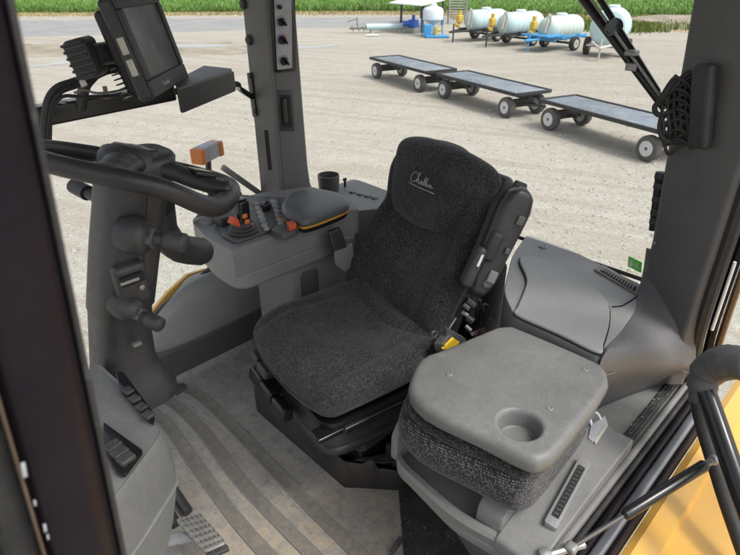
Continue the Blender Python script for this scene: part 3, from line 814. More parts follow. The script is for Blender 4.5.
# narrow slot and bolts on the front strip of the pillar
def ons(u, v, off=0.0): return at(u, v, x=1.18-off)
bm = NB(); prism(bm, rounded([at(264, 130, y=1.65), at(267.5, 130, y=1.65), at(271.5, 170, y=1.65), at(268, 170, y=1.65)], .002), (0, -.004, 0)); mk('trim_slot', bm, M['hole'], cab)
for (u, v) in ((244, 4), (250, 40)):
    bm = NB(); lathe(bm, [(.017, 0), (.017, .007), (.012, .012), (.003, .013)], ons(u, v), (-1, 0, 0), 18); mk('plug', bm, M['dark'], cab)
bm = NB(); prism(bm, rounded([ons(248, 73), ons(252, 72), ons(258, 116), ons(254, 117)], .003), (-.006, 0, 0), .001); mp = mk('mount_plate', bm, M['gloss'], cab)
for (u, v) in ((250.5, 76), (255.5, 111)):
    bm = NB(); lathe(bm, [(.008, 0), (.008, .006), (.002, .008)], ons(u, v, .006), (-1, 0, 0), 10); mk('bolt', bm, M['dark'], mp)

# --- right rear ledge with three oval sockets and cup holder
bm = NB()
prism(bm, rounded([(1.30, 1.80, .60), (1.30, 1.60, .60), (1.42, 1.52, .60), (1.52, 1.46, .60), (1.535, 1.12, .60), (1.67, 1.0, .60), (1.70, 1.80, .60)], .03), (0, 0, -.34), .012, 3)
sl_ = mk('side_ledge', bm, M['grey'], cab, wn=True)
for (u, v) in ((352.3, 192.5), (360, 194.5), (367.5, 196.5), (374.5, 198.2)):
    p = at(u, v, z=.601)
    bm = NB(); rbox(bm, p, (.024, .028, .006), .003); o_ = mk('socket', bm, M['dark_grey'], sl_)
    bm = NB(); rbox(bm, p+V(0, 0, .004), (.016, .016, .005), .002); mk('socket_cap', bm, M['grey'], o_)
bm = NB(); p = at(329, 190, z=.60); lathe(bm, [(.044, 0), (.047, .055), (.047, .07), (.042, .07), (.039, .015), (.01, .012)], p, seg=28); ch_ = mk('cup_holder', bm, M['dark_grey'], cab)
bm = NB(); p = at(345, 187, z=.605); tube(bm, [p, p+V(0, 0, .03)], .005, 8); rbox(bm, p+V(0, 0, .035), (.02, .008, .012), .003); mk('clip', bm, M['gloss'], cab)

# --- rear left ledge with lift-off lid and air vent
bm = NB()
led = [at(527, 234, z=.6), at(570, 249, z=.6), at(645, 286, z=.6), at(637, 308, z=.6), at(622, 330, z=.6), at(600, 358, z=.6), at(515, 317, z=.6), at(503, 292, z=.6), at(512, 255, z=.6)]
prism(bm, rounded([V(p[0], p[1], .6) for p in led], [.03, .0, .01, .02, .03, .02, .03, .05, .05], 4), (0, 0, -.45), .010, 3)
ledge = mk('rear_ledge', bm, M['ledge'], cab, wn=True)
lidp = [at(519, 262, z=.603), at(527, 257, z=.603), at(548, 263, z=.603), at(585, 282, z=.603), at(606, 302, z=.603), at(609, 322, z=.603), at(603, 345, z=.603), at(598, 355, z=.603), at(558, 336, z=.603), at(516, 317, z=.603), at(517, 309, z=.603), at(524, 292, z=.603), at(526, 280, z=.603)]
lidc = smooth(lidp, 4, True)
bm = NB(); prism(bm, lidc, (0, 0, .010), .005, 3); mk('storage_lid', bm, M['lid'], ledge, wn=True)
cc = sum((Vector(p) for p in lidc), Vector())/len(lidc)
bm = NB(); prism(bm, [cc+(Vector(p)-cc)*1.022 for p in lidc], (0, 0, .0012)); mk('lid_gap', bm, M['hole'], ledge)
bm = NB(); tube(bm, [at(612, 307, z=.6015), at(622, 306, z=.6015), at(632, 300, z=.6015), at(637, 296, z=.6015)], .0022, 6); mk('seam', bm, M['hole'], ledge)
bm = NB(); lathe(bm, [(.013, 0), (.012, .004), (.009, .005), (.008, .003), (.001, .003)], at(543, 247, z=.601), seg=20); sc_ = mk('screw', bm, M['zinc'], ledge)
vq = [at(593.5, 270, z=.602), at(602.5, 265.5, z=.602), at(640, 287, z=.602), at(638, 296, z=.602)]
bm = NB(); prism(bm, rounded(vq, .004), (0, 0, .004), .0015); vent = mk('air_vent', bm, M['mid'], ledge)
vi = [at(600, 270.5, z=.607), at(604.5, 268.5, z=.607), at(637, 287.5, z=.607), at(635, 291.5, z=.607)]
bm = NB(); prism(bm, vi, (0, 0, .0008)); mk('vent_opening', bm, M['hole'], vent)
for i in range(12):
    k = (i+.7)/12.8; a = vi[0].lerp(vi[3], k); b = vi[1].lerp(vi[2], k)
    bm = NB(); tube(bm, [a+V(0, 0, .003), b+V(0, 0, .003)], .0028, 6); mk('louvre', bm, M['mid'], vent)
# dark gap behind the driver seat
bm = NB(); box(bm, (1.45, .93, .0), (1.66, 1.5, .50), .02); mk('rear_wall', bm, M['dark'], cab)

# --- rear left pillar and the wall that flares from it down to the door step
def lp_ring(z):
    yl = .455+.05*(z-.74)/.64 if z > .74 else .455
    xl = 1.60-.02*(z-.74)
    return rounded([(xl, yl, z), (1.495, .285, z), (1.53, .25, z), (1.70, .40, z), (1.68, yl+.01, z)], [.02, .012, .01, .02, .01], 4)
zl = [.40, .60, .68, .76, .9, 1.1, 1.3, 1.62]
bm = NB(); loft(bm, [lp_ring(z) for z in zl]); lp = mk('left_pillar', bm, M['pillar_face'], cab, ang=60)
R4 = at(602, 358, z=.600)
ridge = [at(650, 250, x=1.598), at(646, 276, x=1.594), at(638, 305, z=.604), at(623, 333, z=.603), R4, at(600, 383, x=R4.x+.012), at(599, 409, z=.355)]
redge = [at(712, 262, x=1.53), at(701, 306, x=1.52), at(697, 328, x=1.52), at(696, 345, x=1.525), at(696, 358, x=1.535), at(698, 370, x=1.55), at(701, 379, z=.355)]
rows = []
for i_, (a, b) in enumerate(zip(smooth(ridge, 4), smooth(redge, 4))):
    rows.append([a.lerp(b, k/6)+V(.016, .011, 0)*math.sin(PI*k/6)*min(1, i_/14) for k in range(7)])
mk('left_flare', wallgrid(NB(), rows, (.03, .02, -.01)), M['pillar_face'], cab, ang=70)
bm = NB(); tube(bm, smooth([at(607, 375, x=R4.x+.005), at(640, 366, x=1.43), at(672, 369, x=1.49), at(694, 374, x=1.535)], 6), .0012, 5); mk('trim_seam', bm, M['mid'], cab)
# grab handle pad on the pillar
a, b = at(707, 66, x=1.555), at(707, 146, x=1.555)
pa, pb = at(709, 70, x=1.54), at(704, 142, x=1.54)
ax = (pa-pb).normalized(); nrm = V(-.86, .5, 0)
bm = NB(); rbox(bm, (pa+pb)/2+nrm*.012, ((pa-pb).length+.03, .060, .030), .013, k=4, M=frame(ax, nrm.cross(ax)*-1)); mk('grab_handle', bm, M['dark'], cab)
bm = NB(); lathe(bm, [(.004, 0), (.003, .003), (.001, .004)], at(655, 243, x=1.585), (-.86, .5, 0), 10); mk('screw', bm, M['zinc'], cab)
# door seals down the left pillar
def strip(name, pts, w, mat, parent=cab, seg=8, flat=None):
    bm = NB(); tube(bm, pts, w, seg, flat=flat); return mk(name, bm, mat, parent)
strip('door_seal', smooth([(1.515, .262, 1.62), (1.515, .262, 1.2), (1.52, .262, .85), (1.525, .26, .62), (1.56, .257, .48), (1.60, .262, .38)], 6), .018, M['rubber'])
strip('seal_lip', smooth([(1.54, .236, 1.62), (1.54, .236, 1.2), (1.545, .236, .85), (1.55, .234, .62), (1.585, .232, .48), (1.62, .238, .372)], 6), .012, M['purple'])
strip('door_edge_trim', smooth([(1.55, .215, 1.62), (1.55, .215, 1.2), (1.555, .215, .85), (1.565, .213, .62), (1.60, .212, .46), (1.66, .218, .36)], 6), .010, M['brownmetal'])
strip('reflector_strip', [at(735, 262, x=1.53), at(712, 330, x=1.53)], .0042, M['white'])
# --- raised step beside the passenger seat and door sill strips
bm = NB(); prism(bm, rounded([(.80, .262, .36), (1.66, .262, .36), (1.66, .40, .36), (1.25, .80, .36), (1.0, .80, .36), (.98, .70, .36), (.86, .40, .36)], .02), (0, 0, -.36), .008)
mk('wheel_box', bm, M['light'], cab, wn=True)
def sill(name, y0, y1, z, h, mat, bev=.004, x0=.55, x1=1.64):
    bm = NB(); rbox(bm, ((x0+x1)/2, (y0+y1)/2, z-h/2), (x1-x0, abs(y1-y0), h), bev, n=(12, 1, 1)); return mk(name, bm, mat, cab)
sill('sill_rubber', .300, .272, .366, .012, M['rubber'])
for i in range(3):
    strip('sill_rib', [(.62, .279+.007*i, .3665), (1.6, .279+.007*i, .3665)], .0025, M['dark'], seg=6)
sill('sill_lip', .262, .246, .374, .05, M['mid'], .007)
sill('sill_seal', .244, .232, .362, .05, M['rubber'], .005)
sill('sill_paint', .231, .212, .352, .06, M['purple'], .008)
sill('sill_metal', .211, .186, .340, .05, M['bluesteel'], .008)
sill('sill_edge', .185, .172, .325, .06, M['purple'], .006)
# yellow fender below the door
bm = NB()
rows = []
for k in range(13):
    x = .45+k*.19
    rows.append([(x, .171, .10), (x, .168, .285), (x, .150, .295), (x, .105, .288), (x, .098, .272), (x, -.05, .255), (x, -.06, .262), (x, -.30, .235), (x, -.62, .19), (x, -.66, .13), (x, -.66, .0)])
bm = wallgrid(NB(), rows, (0, 0, -.02)); fen = mk('left_fender', bm, M['yellow'], cab, ang=25)
# --- windows
def pane(name, pts):
    bm = NB(); f_ = [bm.verts.new(Vector(p)) for p in pts]; bm.faces.new(f_); return mk(name, bm, M['glass'], cab, smooth=False)
pane('quarter_window', [(1.31, 1.79, .50), (1.702, 1.76, .585), (1.66, 1.72, 1.62), (1.28, 1.76, 1.62)])
rw = pane('rear_window', [(1.702, 1.76, .585), (1.702, .46, .585), (1.66, .50, 1.62), (1.66, 1.72, 1.62)])
pane('right_window', [(1.19, 1.815, .50), (.0, 1.815, -.1), (.0, 1.79, 1.62), (1.19, 1.79, 1.62)])
# exit sticker on the rear glass
sq = [at(628.5, 256, x=1.696), at(642, 262.5, x=1.696), at(641, 273, x=1.696), at(627.5, 266.5, x=1.696)]
bm = NB(); prism(bm, rounded(sq, .003), (.002, 0, 0)); st = mk('exit_sticker', bm, M['green_sticker'], rw)
E_ = lambda a, b: sq[0]+(sq[1]-sq[0])*a+(sq[3]-sq[0])*b+V(-.0014, 0, 0)
bm = NB(); prism(bm, [E_(.12, .2), E_(.34, .2), E_(.34, .82), E_(.12, .82)], (.001, 0, 0)); mk('door_mark', bm, M['white'], st)
bm = NB(); prism(bm, [E_(.38, .46), E_(.60, .46), E_(.60, .56), E_(.38, .56)], (.001, 0, 0)); mk('arrow_mark', bm, M['white'], st)
bm = NB(); prism(bm, [E_(.66, .22), E_(.75, .22), E_(.76, .45), E_(.9, .75), E_(.82, .8), E_(.72, .58), E_(.6, .82), E_(.53, .76), E_(.66, .5)], (.001, 0, 0)); mk('running_figure', bm, M['white'], st)
strip('rear_gasket', [(1.70, 1.70, .587), (1.70, .47, .587)], .007, M['rubber'])
strip('pillar_gasket', [at(660, 172, x=1.64), at(653, 230, x=1.64)], .012, M['rubber'])
for v in (176, 186, 199, 212, 221):
    bm = NB(); rbox(bm, at(660.5-(v-172)*.12, v, x=1.63), (.016, .026, .02), .004); mk('gasket_clip', bm, M['dark'], cab)
# --- roof over the cab (above the frame)
bm = NB(); rbox(bm, (.85, 1.05, 1.74), (1.9, 1.75, .16), .05, k=3); mk('roof', bm, M['light'], cab)

# --- front left door post close to the lens: painted bars, rubber groove
def post(name, x0, x1, y, dep, mat, lean=.075, r_=.008):
    """upright bar leaning slightly; x0..x1 at the height of 1.44"""
    bm = NB(); rings = []
    for z in (.2, .6, 1.0, 1.2, 1.44, 1.66):
        o_ = (z-1.44)*lean
        rings.append(rounded([(x0+o_, y, z), (x1+o_, y, z), (x1+o_, y+dep, z), (x0+o_, y+dep, z)], r_, 4))
    loft(bm, rings); return mk(name, bm, mat, cab, ang=60)
post('post_edge_seal', .0765, .0800, .290, .03, M['rubber'], r_=.0015)
post('door_post', .036, .0765, .283, .05, M['purple'], r_=.016)
post('post_groove', .012, .037, .300, .03, M['rubber'], r_=.009)
post('outer_post', -.030, .014, .283, .04, M['navy'], r_=.012)
post('post_cover', -.12, -.031, .30, .04, M['yellow'], r_=.01)
post('post_highlight', .0335, .0355, .2865, .006, M['brownmetal'], r_=.001)  # thin strip standing in for a highlight along the post

for (u, v, l_, w_) in ((24, 470, .010, .0022), (35, 503, .004, .0012), (45, 528, .006, .0014), (48, 537, .004, .001)):
    p = at(u, v, y=.2826 if u < 60 else .2826)
    bm = NB(); rbox(bm, p, (w_, .0008, l_), .0003, k=1, M=Matrix.Rotation(R(8), 3, 'Y')); mk('pale_mark', bm, M['greylabel'], cab)  # small pale marks on the outer post

# ================================================================== FLOOR MAT
mat_ = thing('floor_mat', 'dusty grey ribbed rubber mat with brown soil trodden into its curved grooves', 'floor mat', (.7, 1.1, 0))
bm = NB()
nx, ny = 60, 60
grid = [[None]*(ny+1) for _ in range(nx+1)]
for i in range(nx+1):
    for j in range(ny+1):
        x = -.05+1.8*i/nx; y = .29+1.54*j/ny
        z = .0015*math.sin(9*x+3*y)*math.sin(7*y)+(.05*max(0, (y-1.76)/.07)**2 if y > 1.76 else 0)
        grid[i][j] = bm.verts.new((x, y, z))
for i in range(nx):
    for j in range(ny): bm.faces.new((grid[i][j], grid[i+1][j], grid[i+1][j+1], grid[i][j+1]))
mk('mat_sheet', bm, M['floor'], mat_)
GR = [[(150, 381), (172, 384), (202, 398), (239, 433), (310, 506), (385, 578)],
      [(152, 397), (175, 405), (205, 434), (240, 480), (310, 552), (340, 582)],
      [(150, 410), (168, 426), (197, 466), (240, 524), (292, 580)]]
for pts in GR:
    P = smooth([at(u, v, z=.004) for u, v in pts], 8)
    n = len(P); L_, Rr = [], []
    for i in range(n):
        t_ = (P[min(i+1, n-1)]-P[max(i-1, 0)]).normalized(); s_ = t_.cross(V(0, 0, 1))
        L_.append(P[i]-s_*.019); Rr.append(P[i]+s_*.019)
    bm = NB(); loft(bm, [[a-V(0, 0, .004), a+V(0, 0, .0015), a*.8+b*.2, b*.8+a*.2, b+V(0, 0, .0015), b-V(0, 0, .004)] for a, b in zip(L_, Rr)])
    gv = mk('groove', bm, M['groove'], mat_, ang=80)
    for side in (L_, Rr):
        bm = NB(); tube(bm, [p+V(0, 0, -.0005) for p in side], .0026, 6); mk('ridge', bm, M['grey'], gv)
for q in ([(168, 387), (184, 384), (187, 389), (176, 396)], [(151, 396), (161, 393), (166, 398), (156, 402)]):
    bm = NB(); prism(bm, [at(u, v, z=.003) for u, v in q], (0, 0, .006), .002); mk('pad', bm, M['dark_grey'], mat_)
bm = NB(); prism(bm, [V(p.x, p.y, .003) for p in (at(398, 487, z=0), at(404, 560, z=0), at(395, 640, z=0), at(620, 640, z=0), at(560, 500, z=0), at(470, 430, z=0))], (0, 0, .006), .002); mk('mat_shade', bm, M['shaded_mat'], mat_)  # separate dark piece, the shade below the passenger seat put into its colour
o = mk('floor_bracket', rbox(NB(), at(396, 546, z=.02), (.06, .014, .014), .004, M=Matrix.Rotation(R(10), 3, 'Z')), M['dark_grey']); tag(o, 'small dark bar lying on the mat below the passenger seat', 'bracket')

# ================================================================== DRIVER SEAT (built in its own axes: x forward, y towards the door)
SA = math.atan2(.183, -.983)
seat = thing('driver_seat', 'black tweed driver seat with tall backrest on a black suspension base', 'seat', (.965, 1.055, 0), SA)
# base box, fixed to the floor (world coordinates)
def b_at(u, v, z): p = at(u, v, z=z); return V(p.x, p.y, 0)
bl = [V(.822, 1.43, 0), V(.815, .93, 0), V(.85, .893, 0), V(.872, .866, 0), V(.890, .846, 0), V(.935, .790, 0), V(1.03, .765, 0), V(1.35, .80, 0), V(1.35, 1.43, 0)]
bm = NB()
tops = [.115, .113, .105, .128, .088, .082, .086, .10, .11]
outl = rounded(bl, [.015, .008, .01, .01, .01, .03, .02, .02, .02], 4); n = len(outl)
def topz(p):
    w_ = [(1/((p-q).length+.01)**3, t_) for q, t_ in zip(bl, tops)]
    return sum(a*b for a, b in w_)/sum(a for a, b in w_)
cen = sum(outl, Vector())/n
loft(bm, [[V(p.x, p.y, .0) for p in outl], [V(p.x, p.y, topz(p)-.006) for p in outl], [cen+(p-cen)*.985+V(0, 0, topz(p)) for p in outl], [cen+(p-cen)*.94+V(0, 0, topz(p)-.004) for p in outl], [cen+(p-cen)*.93+V(0, 0, .03) for p in outl]])
mk('base_box', bm, M['box'], seat, ang=45)
bm = NB(); box(bm, (.86, .90, .03), (1.30, 1.36, .15), .012); sus = mk('suspension', bm, M['gloss'], seat)
bm = NB(); box(bm, (.862, .885, .150), (1.30, 1.37, .200), .006); mk('slide_plate', bm, M['dark'], sus)
bm = NB(); lathe(bm, [(.012, 0), (.012, .006), (.004, .008)], at(353, 437, y=.885), (0, -1, 0), 12); mk('bolt', bm, M['brownmetal'], sus)
bm = NB(); prism(bm, [V(.845, .915, .11), V(.90, .88, .11), V(.98, .84, .11), V(.96, .805, .11), V(.90, .84, .11)], (0, 0, .004)); 
rbox(bm, (.985, .845, .10), (.10, .055, .085), .014, M=Matrix.Rotation(R(-12), 3, 'Z')); mk('mat_switch', bm, M['rubber'], seat)
bm = NB(); rbox(bm, (.965, .838, .1435), (.04, .026, .002), .0008, M=Matrix.Rotation(R(-12), 3, 'Z')); mk('warning_label', bm, M['greylabel'], seat)
# rolled skirt / bellows
def rr_ring(cx, sx, sy, z, r_, n_=6): 
    q = [V(cx-sx/2, -sy/2, z), V(cx+sx/2, -sy/2, z), V(cx+sx/2, sy/2, z), V(cx-sx/2, sy/2, z)]
    return rounded(q, r_, n_)
bm = NB(); loft(bm, [rr_ring(.0, .39, .40, .212, .07), rr_ring(.0, .425, .435, .224, .08), rr_ring(.0, .437, .447, .241, .08), rr_ring(.0, .425, .435, .254, .08), rr_ring(.0, .415, .425, .257, .08), rr_ring(.0, .415, .425, .261, .08), rr_ring(.0, .436, .446, .268, .08), rr_ring(.0, .432, .442, .297, .08), rr_ring(.0, .41, .42, .32, .08), rr_ring(.0, .40, .42, .335, .08)])
mk('bellows', bm, M['armgloss'], seat, local=True, ang=60)
bm = NB(); loft(bm, [rr_ring(.0, .40, .44, .325, .05), rr_ring(.0, .455, .485, .345, .06), rr_ring(.0, .465, .495, .362, .06), rr_ring(.0, .46, .49, .382, .06)]); mk('seat_pan', bm, M['gloss'], seat, local=True, ang=50)
# adjusting levers along the front of the pan
for i, (yy, wd, xx, zz) in enumerate(((-.185, .062, .232, .352), (-.115, .066, .238, .350), (-.165, .082, .243, .292), (-.078, .078, .249, .290), (.008, .078, .250, .287))):
    bm = NB(); rbox(bm, (xx, yy, zz), (.042, wd, .034 if i < 2 else .052), .010, k=3, M=Matrix.Rotation(R(-12), 3, 'Y')); mk('adjuster', bm, M['gloss'] if i > 1 else M['dark'], seat, local=True)
bm = NB(); rbox(bm, (.21, .225, .353), (.10, .05, .018), .006); rbox(bm, (.0, .245, .352), (.36, .022, .022), .006); mk('side_rail', bm, M['gloss'], seat, local=True)
# cushion
def cush(p):
    x, y, z = p
    fx = (x+.235)/.47
    w = 1-.10*max(0, fx-.55)**2*2.2-.03*(1-fx)
    y *= w
    x += -.045*(abs(y)/.25)**2.5*max(0, fx)       # rounded front
    z += .022*(1-min(1, (y/.25)**2))*0 + .012*(abs(y)/.25)**2*(1-fx*.6)
    z -= .012*math.exp(-((x+.05)**2/.02+y*y/.015)) 
    z -= .055*max(0, fx-.62)**2*3.0*(1 if p[2] > 0 else .2)   # nose rolls down
    if p[2] > 0:
        xs = -.115-1.6*y*y                                            # sewn line in front of the backrest
        z -= .010*math.exp(-((p[0]-xs)/.010)**2); z += .008*math.exp(-((p[0]-xs+.03)/.02)**2)
        xl = .10-2.2*y*y
        z -= .004*math.exp(-((abs(p[1])-.185+.12*max(0, .1-p[0]))/.012)**2)*(1 if p[0] > -.1 else 0)
        z += .003*math.sin(31*x+9*y)*math.sin(17*y-8*x)
    return (x, y, z)
bm = NB(); rbox(bm, (.02, .02, .455), (.50, .505, .105), .045, k=5, n=(44, 44, 1), f=cush); mk('cushion', bm, M['fab_cush'], seat, local=True, ang=180)
# seam line across the cushion near the backrest
# backrest
BA = R(21)
def bk(p):
    x, y, z = p           # x thickness (front +), y width, z up from the middle, height .60
    t_ = (z+.30)/.60
    w = 1.0-.10*t_-.05*math.exp(-((t_-.60)/.07)**2)-1.5*max(0, t_-.80)**1.5
    z -= .060*(abs(y)/.24)**2.6*max(0, t_-.62)/.38+.012*math.exp(-((y-.10)/.05)**2)*max(0, t_-.8)/.2
    x += .003*math.sin(21*y+13*z)*math.sin(19*z-7*y)
    x -= .008*math.exp(-((abs(p[1])-.165)/.012)**2)*(1 if t_ < .6 else 0)
    y *= w
    x += .030*(abs(y)/.24)**2.2*(1-t_*.7)                      # side bolsters
    x += .020*math.exp(-((t_-.22)/.18)**2)                     # lumbar
    x += -.020*math.exp(-((t_-.62)/.16)**2)+.03*max(0, t_-.78)
    return (x, y, z)
Mb = Matrix.Rotation(-BA, 3, 'Y')
bk_c = V(-.160, -.035, .44)+Mb @ V(-.055, 0, .295)
bm = NB(); rbox(bm, bk_c, (.115, .49, .60), .050, k=6, n=(1, 30, 36), f=bk, M=Mb); back = mk('backrest', bm, M['fab_back'], seat, local=True, ang=180)
# raised headrest panel
def hd(p):
    x, y, z = p; t_ = (z+.115)/.23
    wid = .52+.50*math.sin(min(1, max(0, t_*1.15))*PI*.5)
    y *= wid
    x -= .030*(abs(y)/.19)**2.6
    z -= .026*(abs(y)/.2)**2.4*max(0, t_-.5)*2
    z += -.030*(1-t_)*(-(1-(abs(y)/.2)**1.5))*-1
    return (x, y, z)
bm = NB(); rbox(bm, bk_c+Mb @ V(.050, 0, .178), (.10, .42, .235), .048, k=5, n=(1, 12, 8), f=hd, M=Mb); head = mk('headrest_panel', bm, M['fab_back'], back, local=True, ang=180)
bm = NB(); rbox(bm, bk_c+Mb @ V(-.05, 0, 0), (.05, .42, .52), .022, k=3, M=Mb); mk('back_shell', bm, M['dark'], seat, local=True)
# stitched signature with underline on the headrest panel
M['emb'] = plain('silver_thread', (.36, .35, .33), .5)
fo = bk_c+Mb @ V(.1045, .020, .160)
def em(a, b): return fo+Mb @ V(.0, a*1.45+.012, b*1.45)        # reader's right is towards the door (+y)
def stroke(pts, r_=.0011):
    bm = NB(); tube(bm, smooth([em(a, b) for a, b in pts], 5), r_, 5); return mk('embroidery', bm, M['emb'], head, local=True)
cx0 = -.045
stroke([(cx0+.014, .014), (cx0+.010, .019), (cx0+.002, .016), (cx0-.003, .006), (cx0+.001, -.002), (cx0+.010, -.001), (cx0+.016, .005), (cx0+.021, .018), (cx0+.019, .020), (cx0+.017, .0), (cx0+.020, .007), (cx0+.023, .006), (cx0+.024, -.001), (cx0+.028, .002), (cx0+.032, .007), (cx0+.029, .002), (cx0+.031, -.001), (cx0+.034, .006), (cx0+.035, -.001), (cx0+.038, .004), (cx0+.042, .017), (cx0+.040, .0), (cx0+.044, .004), (cx0+.048, .016), (cx0+.046, .0), (cx0+.050, .002), (cx0+.053, .006), (cx0+.051, .0), (cx0+.056, .001), (cx0+.058, .006), (cx0+.060, .0), (cx0+.063, .006), (cx0+.065, .0), (cx0+.070, .003)])
stroke([(cx0-.004, -.007), (cx0+.03, -.0078), (cx0+.078, -.0075)], .0014)
# seat belt buckle (yellow tag) on the door side, webbing and buckle on the console side
bq = at(447, 338, y=.80)
bm = NB(); rbox(bm, at(444, 341, y=.755), (.030, .075, .03), .006, M=frame(V(.3, -1, .3), V(1, .3, 0))); buck = mk('belt_buckle', bm, M['dark_grey'], seat)
bm = NB(); prism(bm, rounded([at(441, 348, y=.735), at(452, 337, y=.735), at(458, 341, y=.735), at(446, 352, y=.735)], .003), (.004, -.004, -.004)); mk('yellow_tag', bm, M['yellow_sticker'], buck)
bm = NB(); prism(bm, rounded([at(448, 329, y=.75), at(466, 339, y=.75), at(466, 348, y=.75), at(452, 352, y=.75), at(444, 344, y=.75)], .006), (.01, .02, -.004), .003); mk('buckle_cover', bm, M['dark_grey'], buck)
bm = NB(); tube(bm, smooth([at(432, 333, y=.77), at(435, 331, y=.77), at(437, 334, y=.77), at(434, 338, y=.77)], 4, True), .002, 6, closed=True); mk('wire_loop', bm, M['steel'], buck)
bm = NB(); tube(bm, [at(449, 329, y=.76), at(456, 318, y=.77)], .0025, 6); mk('stalk_wire', bm, M['zinc'], buck)
w0 = [at(329, 233, y=1.265), at(341, 229, y=1.265), at(346, 243, y=1.265), at(347, 250, y=1.265), at(334, 254, y=1.265)]
bm = NB(); prism(bm, rounded(w0, .006), (.012, .02, 0), .003); wb_ = mk('seat_belt', bm, M['dark'], seat)
bm = NB(); prism(bm, rounded([at(334, 252, y=1.262), at(352, 246, y=1.262), at(356, 262, y=1.262), at(345, 272, y=1.262), at(335, 264, y=1.262)], .006), (.02, .02, 0), .004); mk('belt_guide', bm, M['grey'], wb_)
bm = NB(); prism(bm, [at(328.5, 232, y=1.262), at(337, 229.5, y=1.262), at(337.5, 231, y=1.262), at(329, 233.5, y=1.262)], (.0, -.003, 0)); mk('metal_edge', bm, M['steel'], wb_)
bm = NB(); tube(bm, [at(330, 232, y=1.26), at(333, 244, y=1.26)], .002, 6); mk('metal_bar', bm, M['steel'], wb_)
# folded-up armrest on the door side (its underside towards us)
def arm_pt(u, v): return at(u, v, x=None, y=None, z=None)
A0, A1 = at(478, 288, y=.745), at(520, 196, y=.715)
axA = (A1-A0).normalized(); La = (A1-A0).length
nA = V(-.62, -.72, .25); MA = frame(axA, axA.cross(nA)*-1)      # x along, z towards the viewer
zA_ = MA @ V(0, 0, 1)
if zA_.dot(nA) < 0: MA = frame(axA, axA.cross(nA))
def armf(p):
    x, y, z = p; t_ = (x+La/2)/La
    y *= .80+.28*t_
    e_ = max(0, abs(t_-.5)-.34)/.24; y *= math.sqrt(max(.05, 1-min(1, e_)**2*.9))
    return (x, y, z)
cA = (A0+A1)/2
bm = NB(); rbox(bm, cA, (La+.05, .088, .058), .026, k=4, n=(8, 2, 1), f=armf, M=MA); arm = mk('armrest', bm, M['armgloss'], seat, ang=180)
bm = NB(); rbox(bm, cA-MA @ V(0, 0, .034), (La+.07, .105, .03), .014, k=4, n=(8, 2, 1), f=armf, M=MA); mk('armrest_pad', bm, M['rubber'], arm, ang=180)
sgn = 1 if (MA @ V(0, 1, 0)).dot(V(1, -1, 0)) > 0 else -1     # +y side of the armrest that shows on the right
for (k, yo, sx, sy, mt, nm) in ((.18, .012, .034, .024, 'grey', 'square_plug'), (.47, .020, .018, .014, 'dark_grey', 'square_plug'), (.79, .018, .026, .020, 'dark_grey', 'square_plug')):
    bm = NB(); rbox(bm, cA+MA @ V((k-.5)*La, sgn*yo, .031), (sx, sy, .012), .003, M=MA); o_ = mk(nm, bm, M[mt], arm)
    
bm = NB(); rbox(bm, cA+MA @ V((.46-.5)*La, -sgn*.022, .028), (.085, .036, .03), .012, k=3, M=MA); mk('roller', bm, M['rubber'], arm)
bm = NB(); lathe(bm, [(.012, 0), (.012, .004), (.007, .005), (.001, .003)], cA+MA @ V(-.40*La, sgn*.008, .029), MA @ V(0, 0, 1), 16); mk('bolt', bm, M['dark_grey'], arm)
bm = NB(); rbox(bm, cA+MA @ V(-.29*La, -sgn*.044, .016), (.12, .03, .055), .012, M=MA); mk('hinge_cover', bm, M['dark'], arm)
bm = NB(); rbox(bm, cA+MA @ V(-.20*La, -sgn*.042, .0445), (.035, .007, .002), .0008, M=MA); mk('white_label', bm, M['white'], arm)
# bracket, wiring and key ring below the armrest
bm = NB(); rbox(bm, at(470, 305, y=.85), (.05, .05, .12), .012); tube(bm, [at(466, 300, y=.82), at(474, 306, y=.80)], .012, 8); tube(bm, [at(467, 318, y=.82), at(473, 322, y=.80)], .012, 8); mk('armrest_bracket', bm, M['dark'], seat)
for q in (((462, 312), (468, 316)), ((466, 326), (471, 331)), ((464, 305), (469, 309))):
    bm = NB(); tube(bm, [at(*q[0], y=.81), at(*q[1], y=.79)], .007, 8); mk('bolt', bm, M['zinc'], seat)
bm = NB(); prism(bm, rounded([at(470, 333, y=.80), at(484, 327, y=.80), at(486, 331, y=.80), at(472, 336, y=.80)], .003), (.004, 0, -.004)); mk('pink_label', bm, M['pink'], seat)
kp = [at(484, 304, y=.80), at(490, 307, y=.80), at(494, 314, y=.80), at(493, 320, y=.80), at(487, 317, y=.80), at(484, 310, y=.80)]
o = mk('key_ring', tube(NB(), smooth(kp, 5, True), .0022, 8, closed=True), M['steel']); tag(o, 'thin steel ring hanging below the raised armrest', 'ring')
bm = NB(); tube(bm, smooth([at(480, 300, y=.81), at(481, 318, y=.81), at(478, 335, y=.80)], 5), .005, 8); mk('cable', bm, M['rubber'], seat)

# ================================================================== PASSENGER SEAT with its back folded down as a tray
ps = thing('passenger_seat', 'passenger seat with its back folded down as a grey tray above a tweed cushion', 'seat', (1.0, .5, .36))
TZ = .60
tro = [at(409, 383, z=TZ), at(421, 357, z=TZ), at(440, 349, z=TZ), at(500, 325, z=TZ), at(513, 325, z=TZ), at(598, 361, z=TZ), at(608, 372, z=TZ), at(606, 388, z=TZ), at(563, 444, z=TZ), at(545, 458, z=TZ), at(527, 457, z=TZ), at(480, 434, z=TZ), at(437, 414, z=TZ), at(417, 400, z=TZ)]
trs = smooth(tro, 4, True)
trc = sum(trs, Vector())/len(trs)
hole = at(520, 424, z=TZ); hr = .047
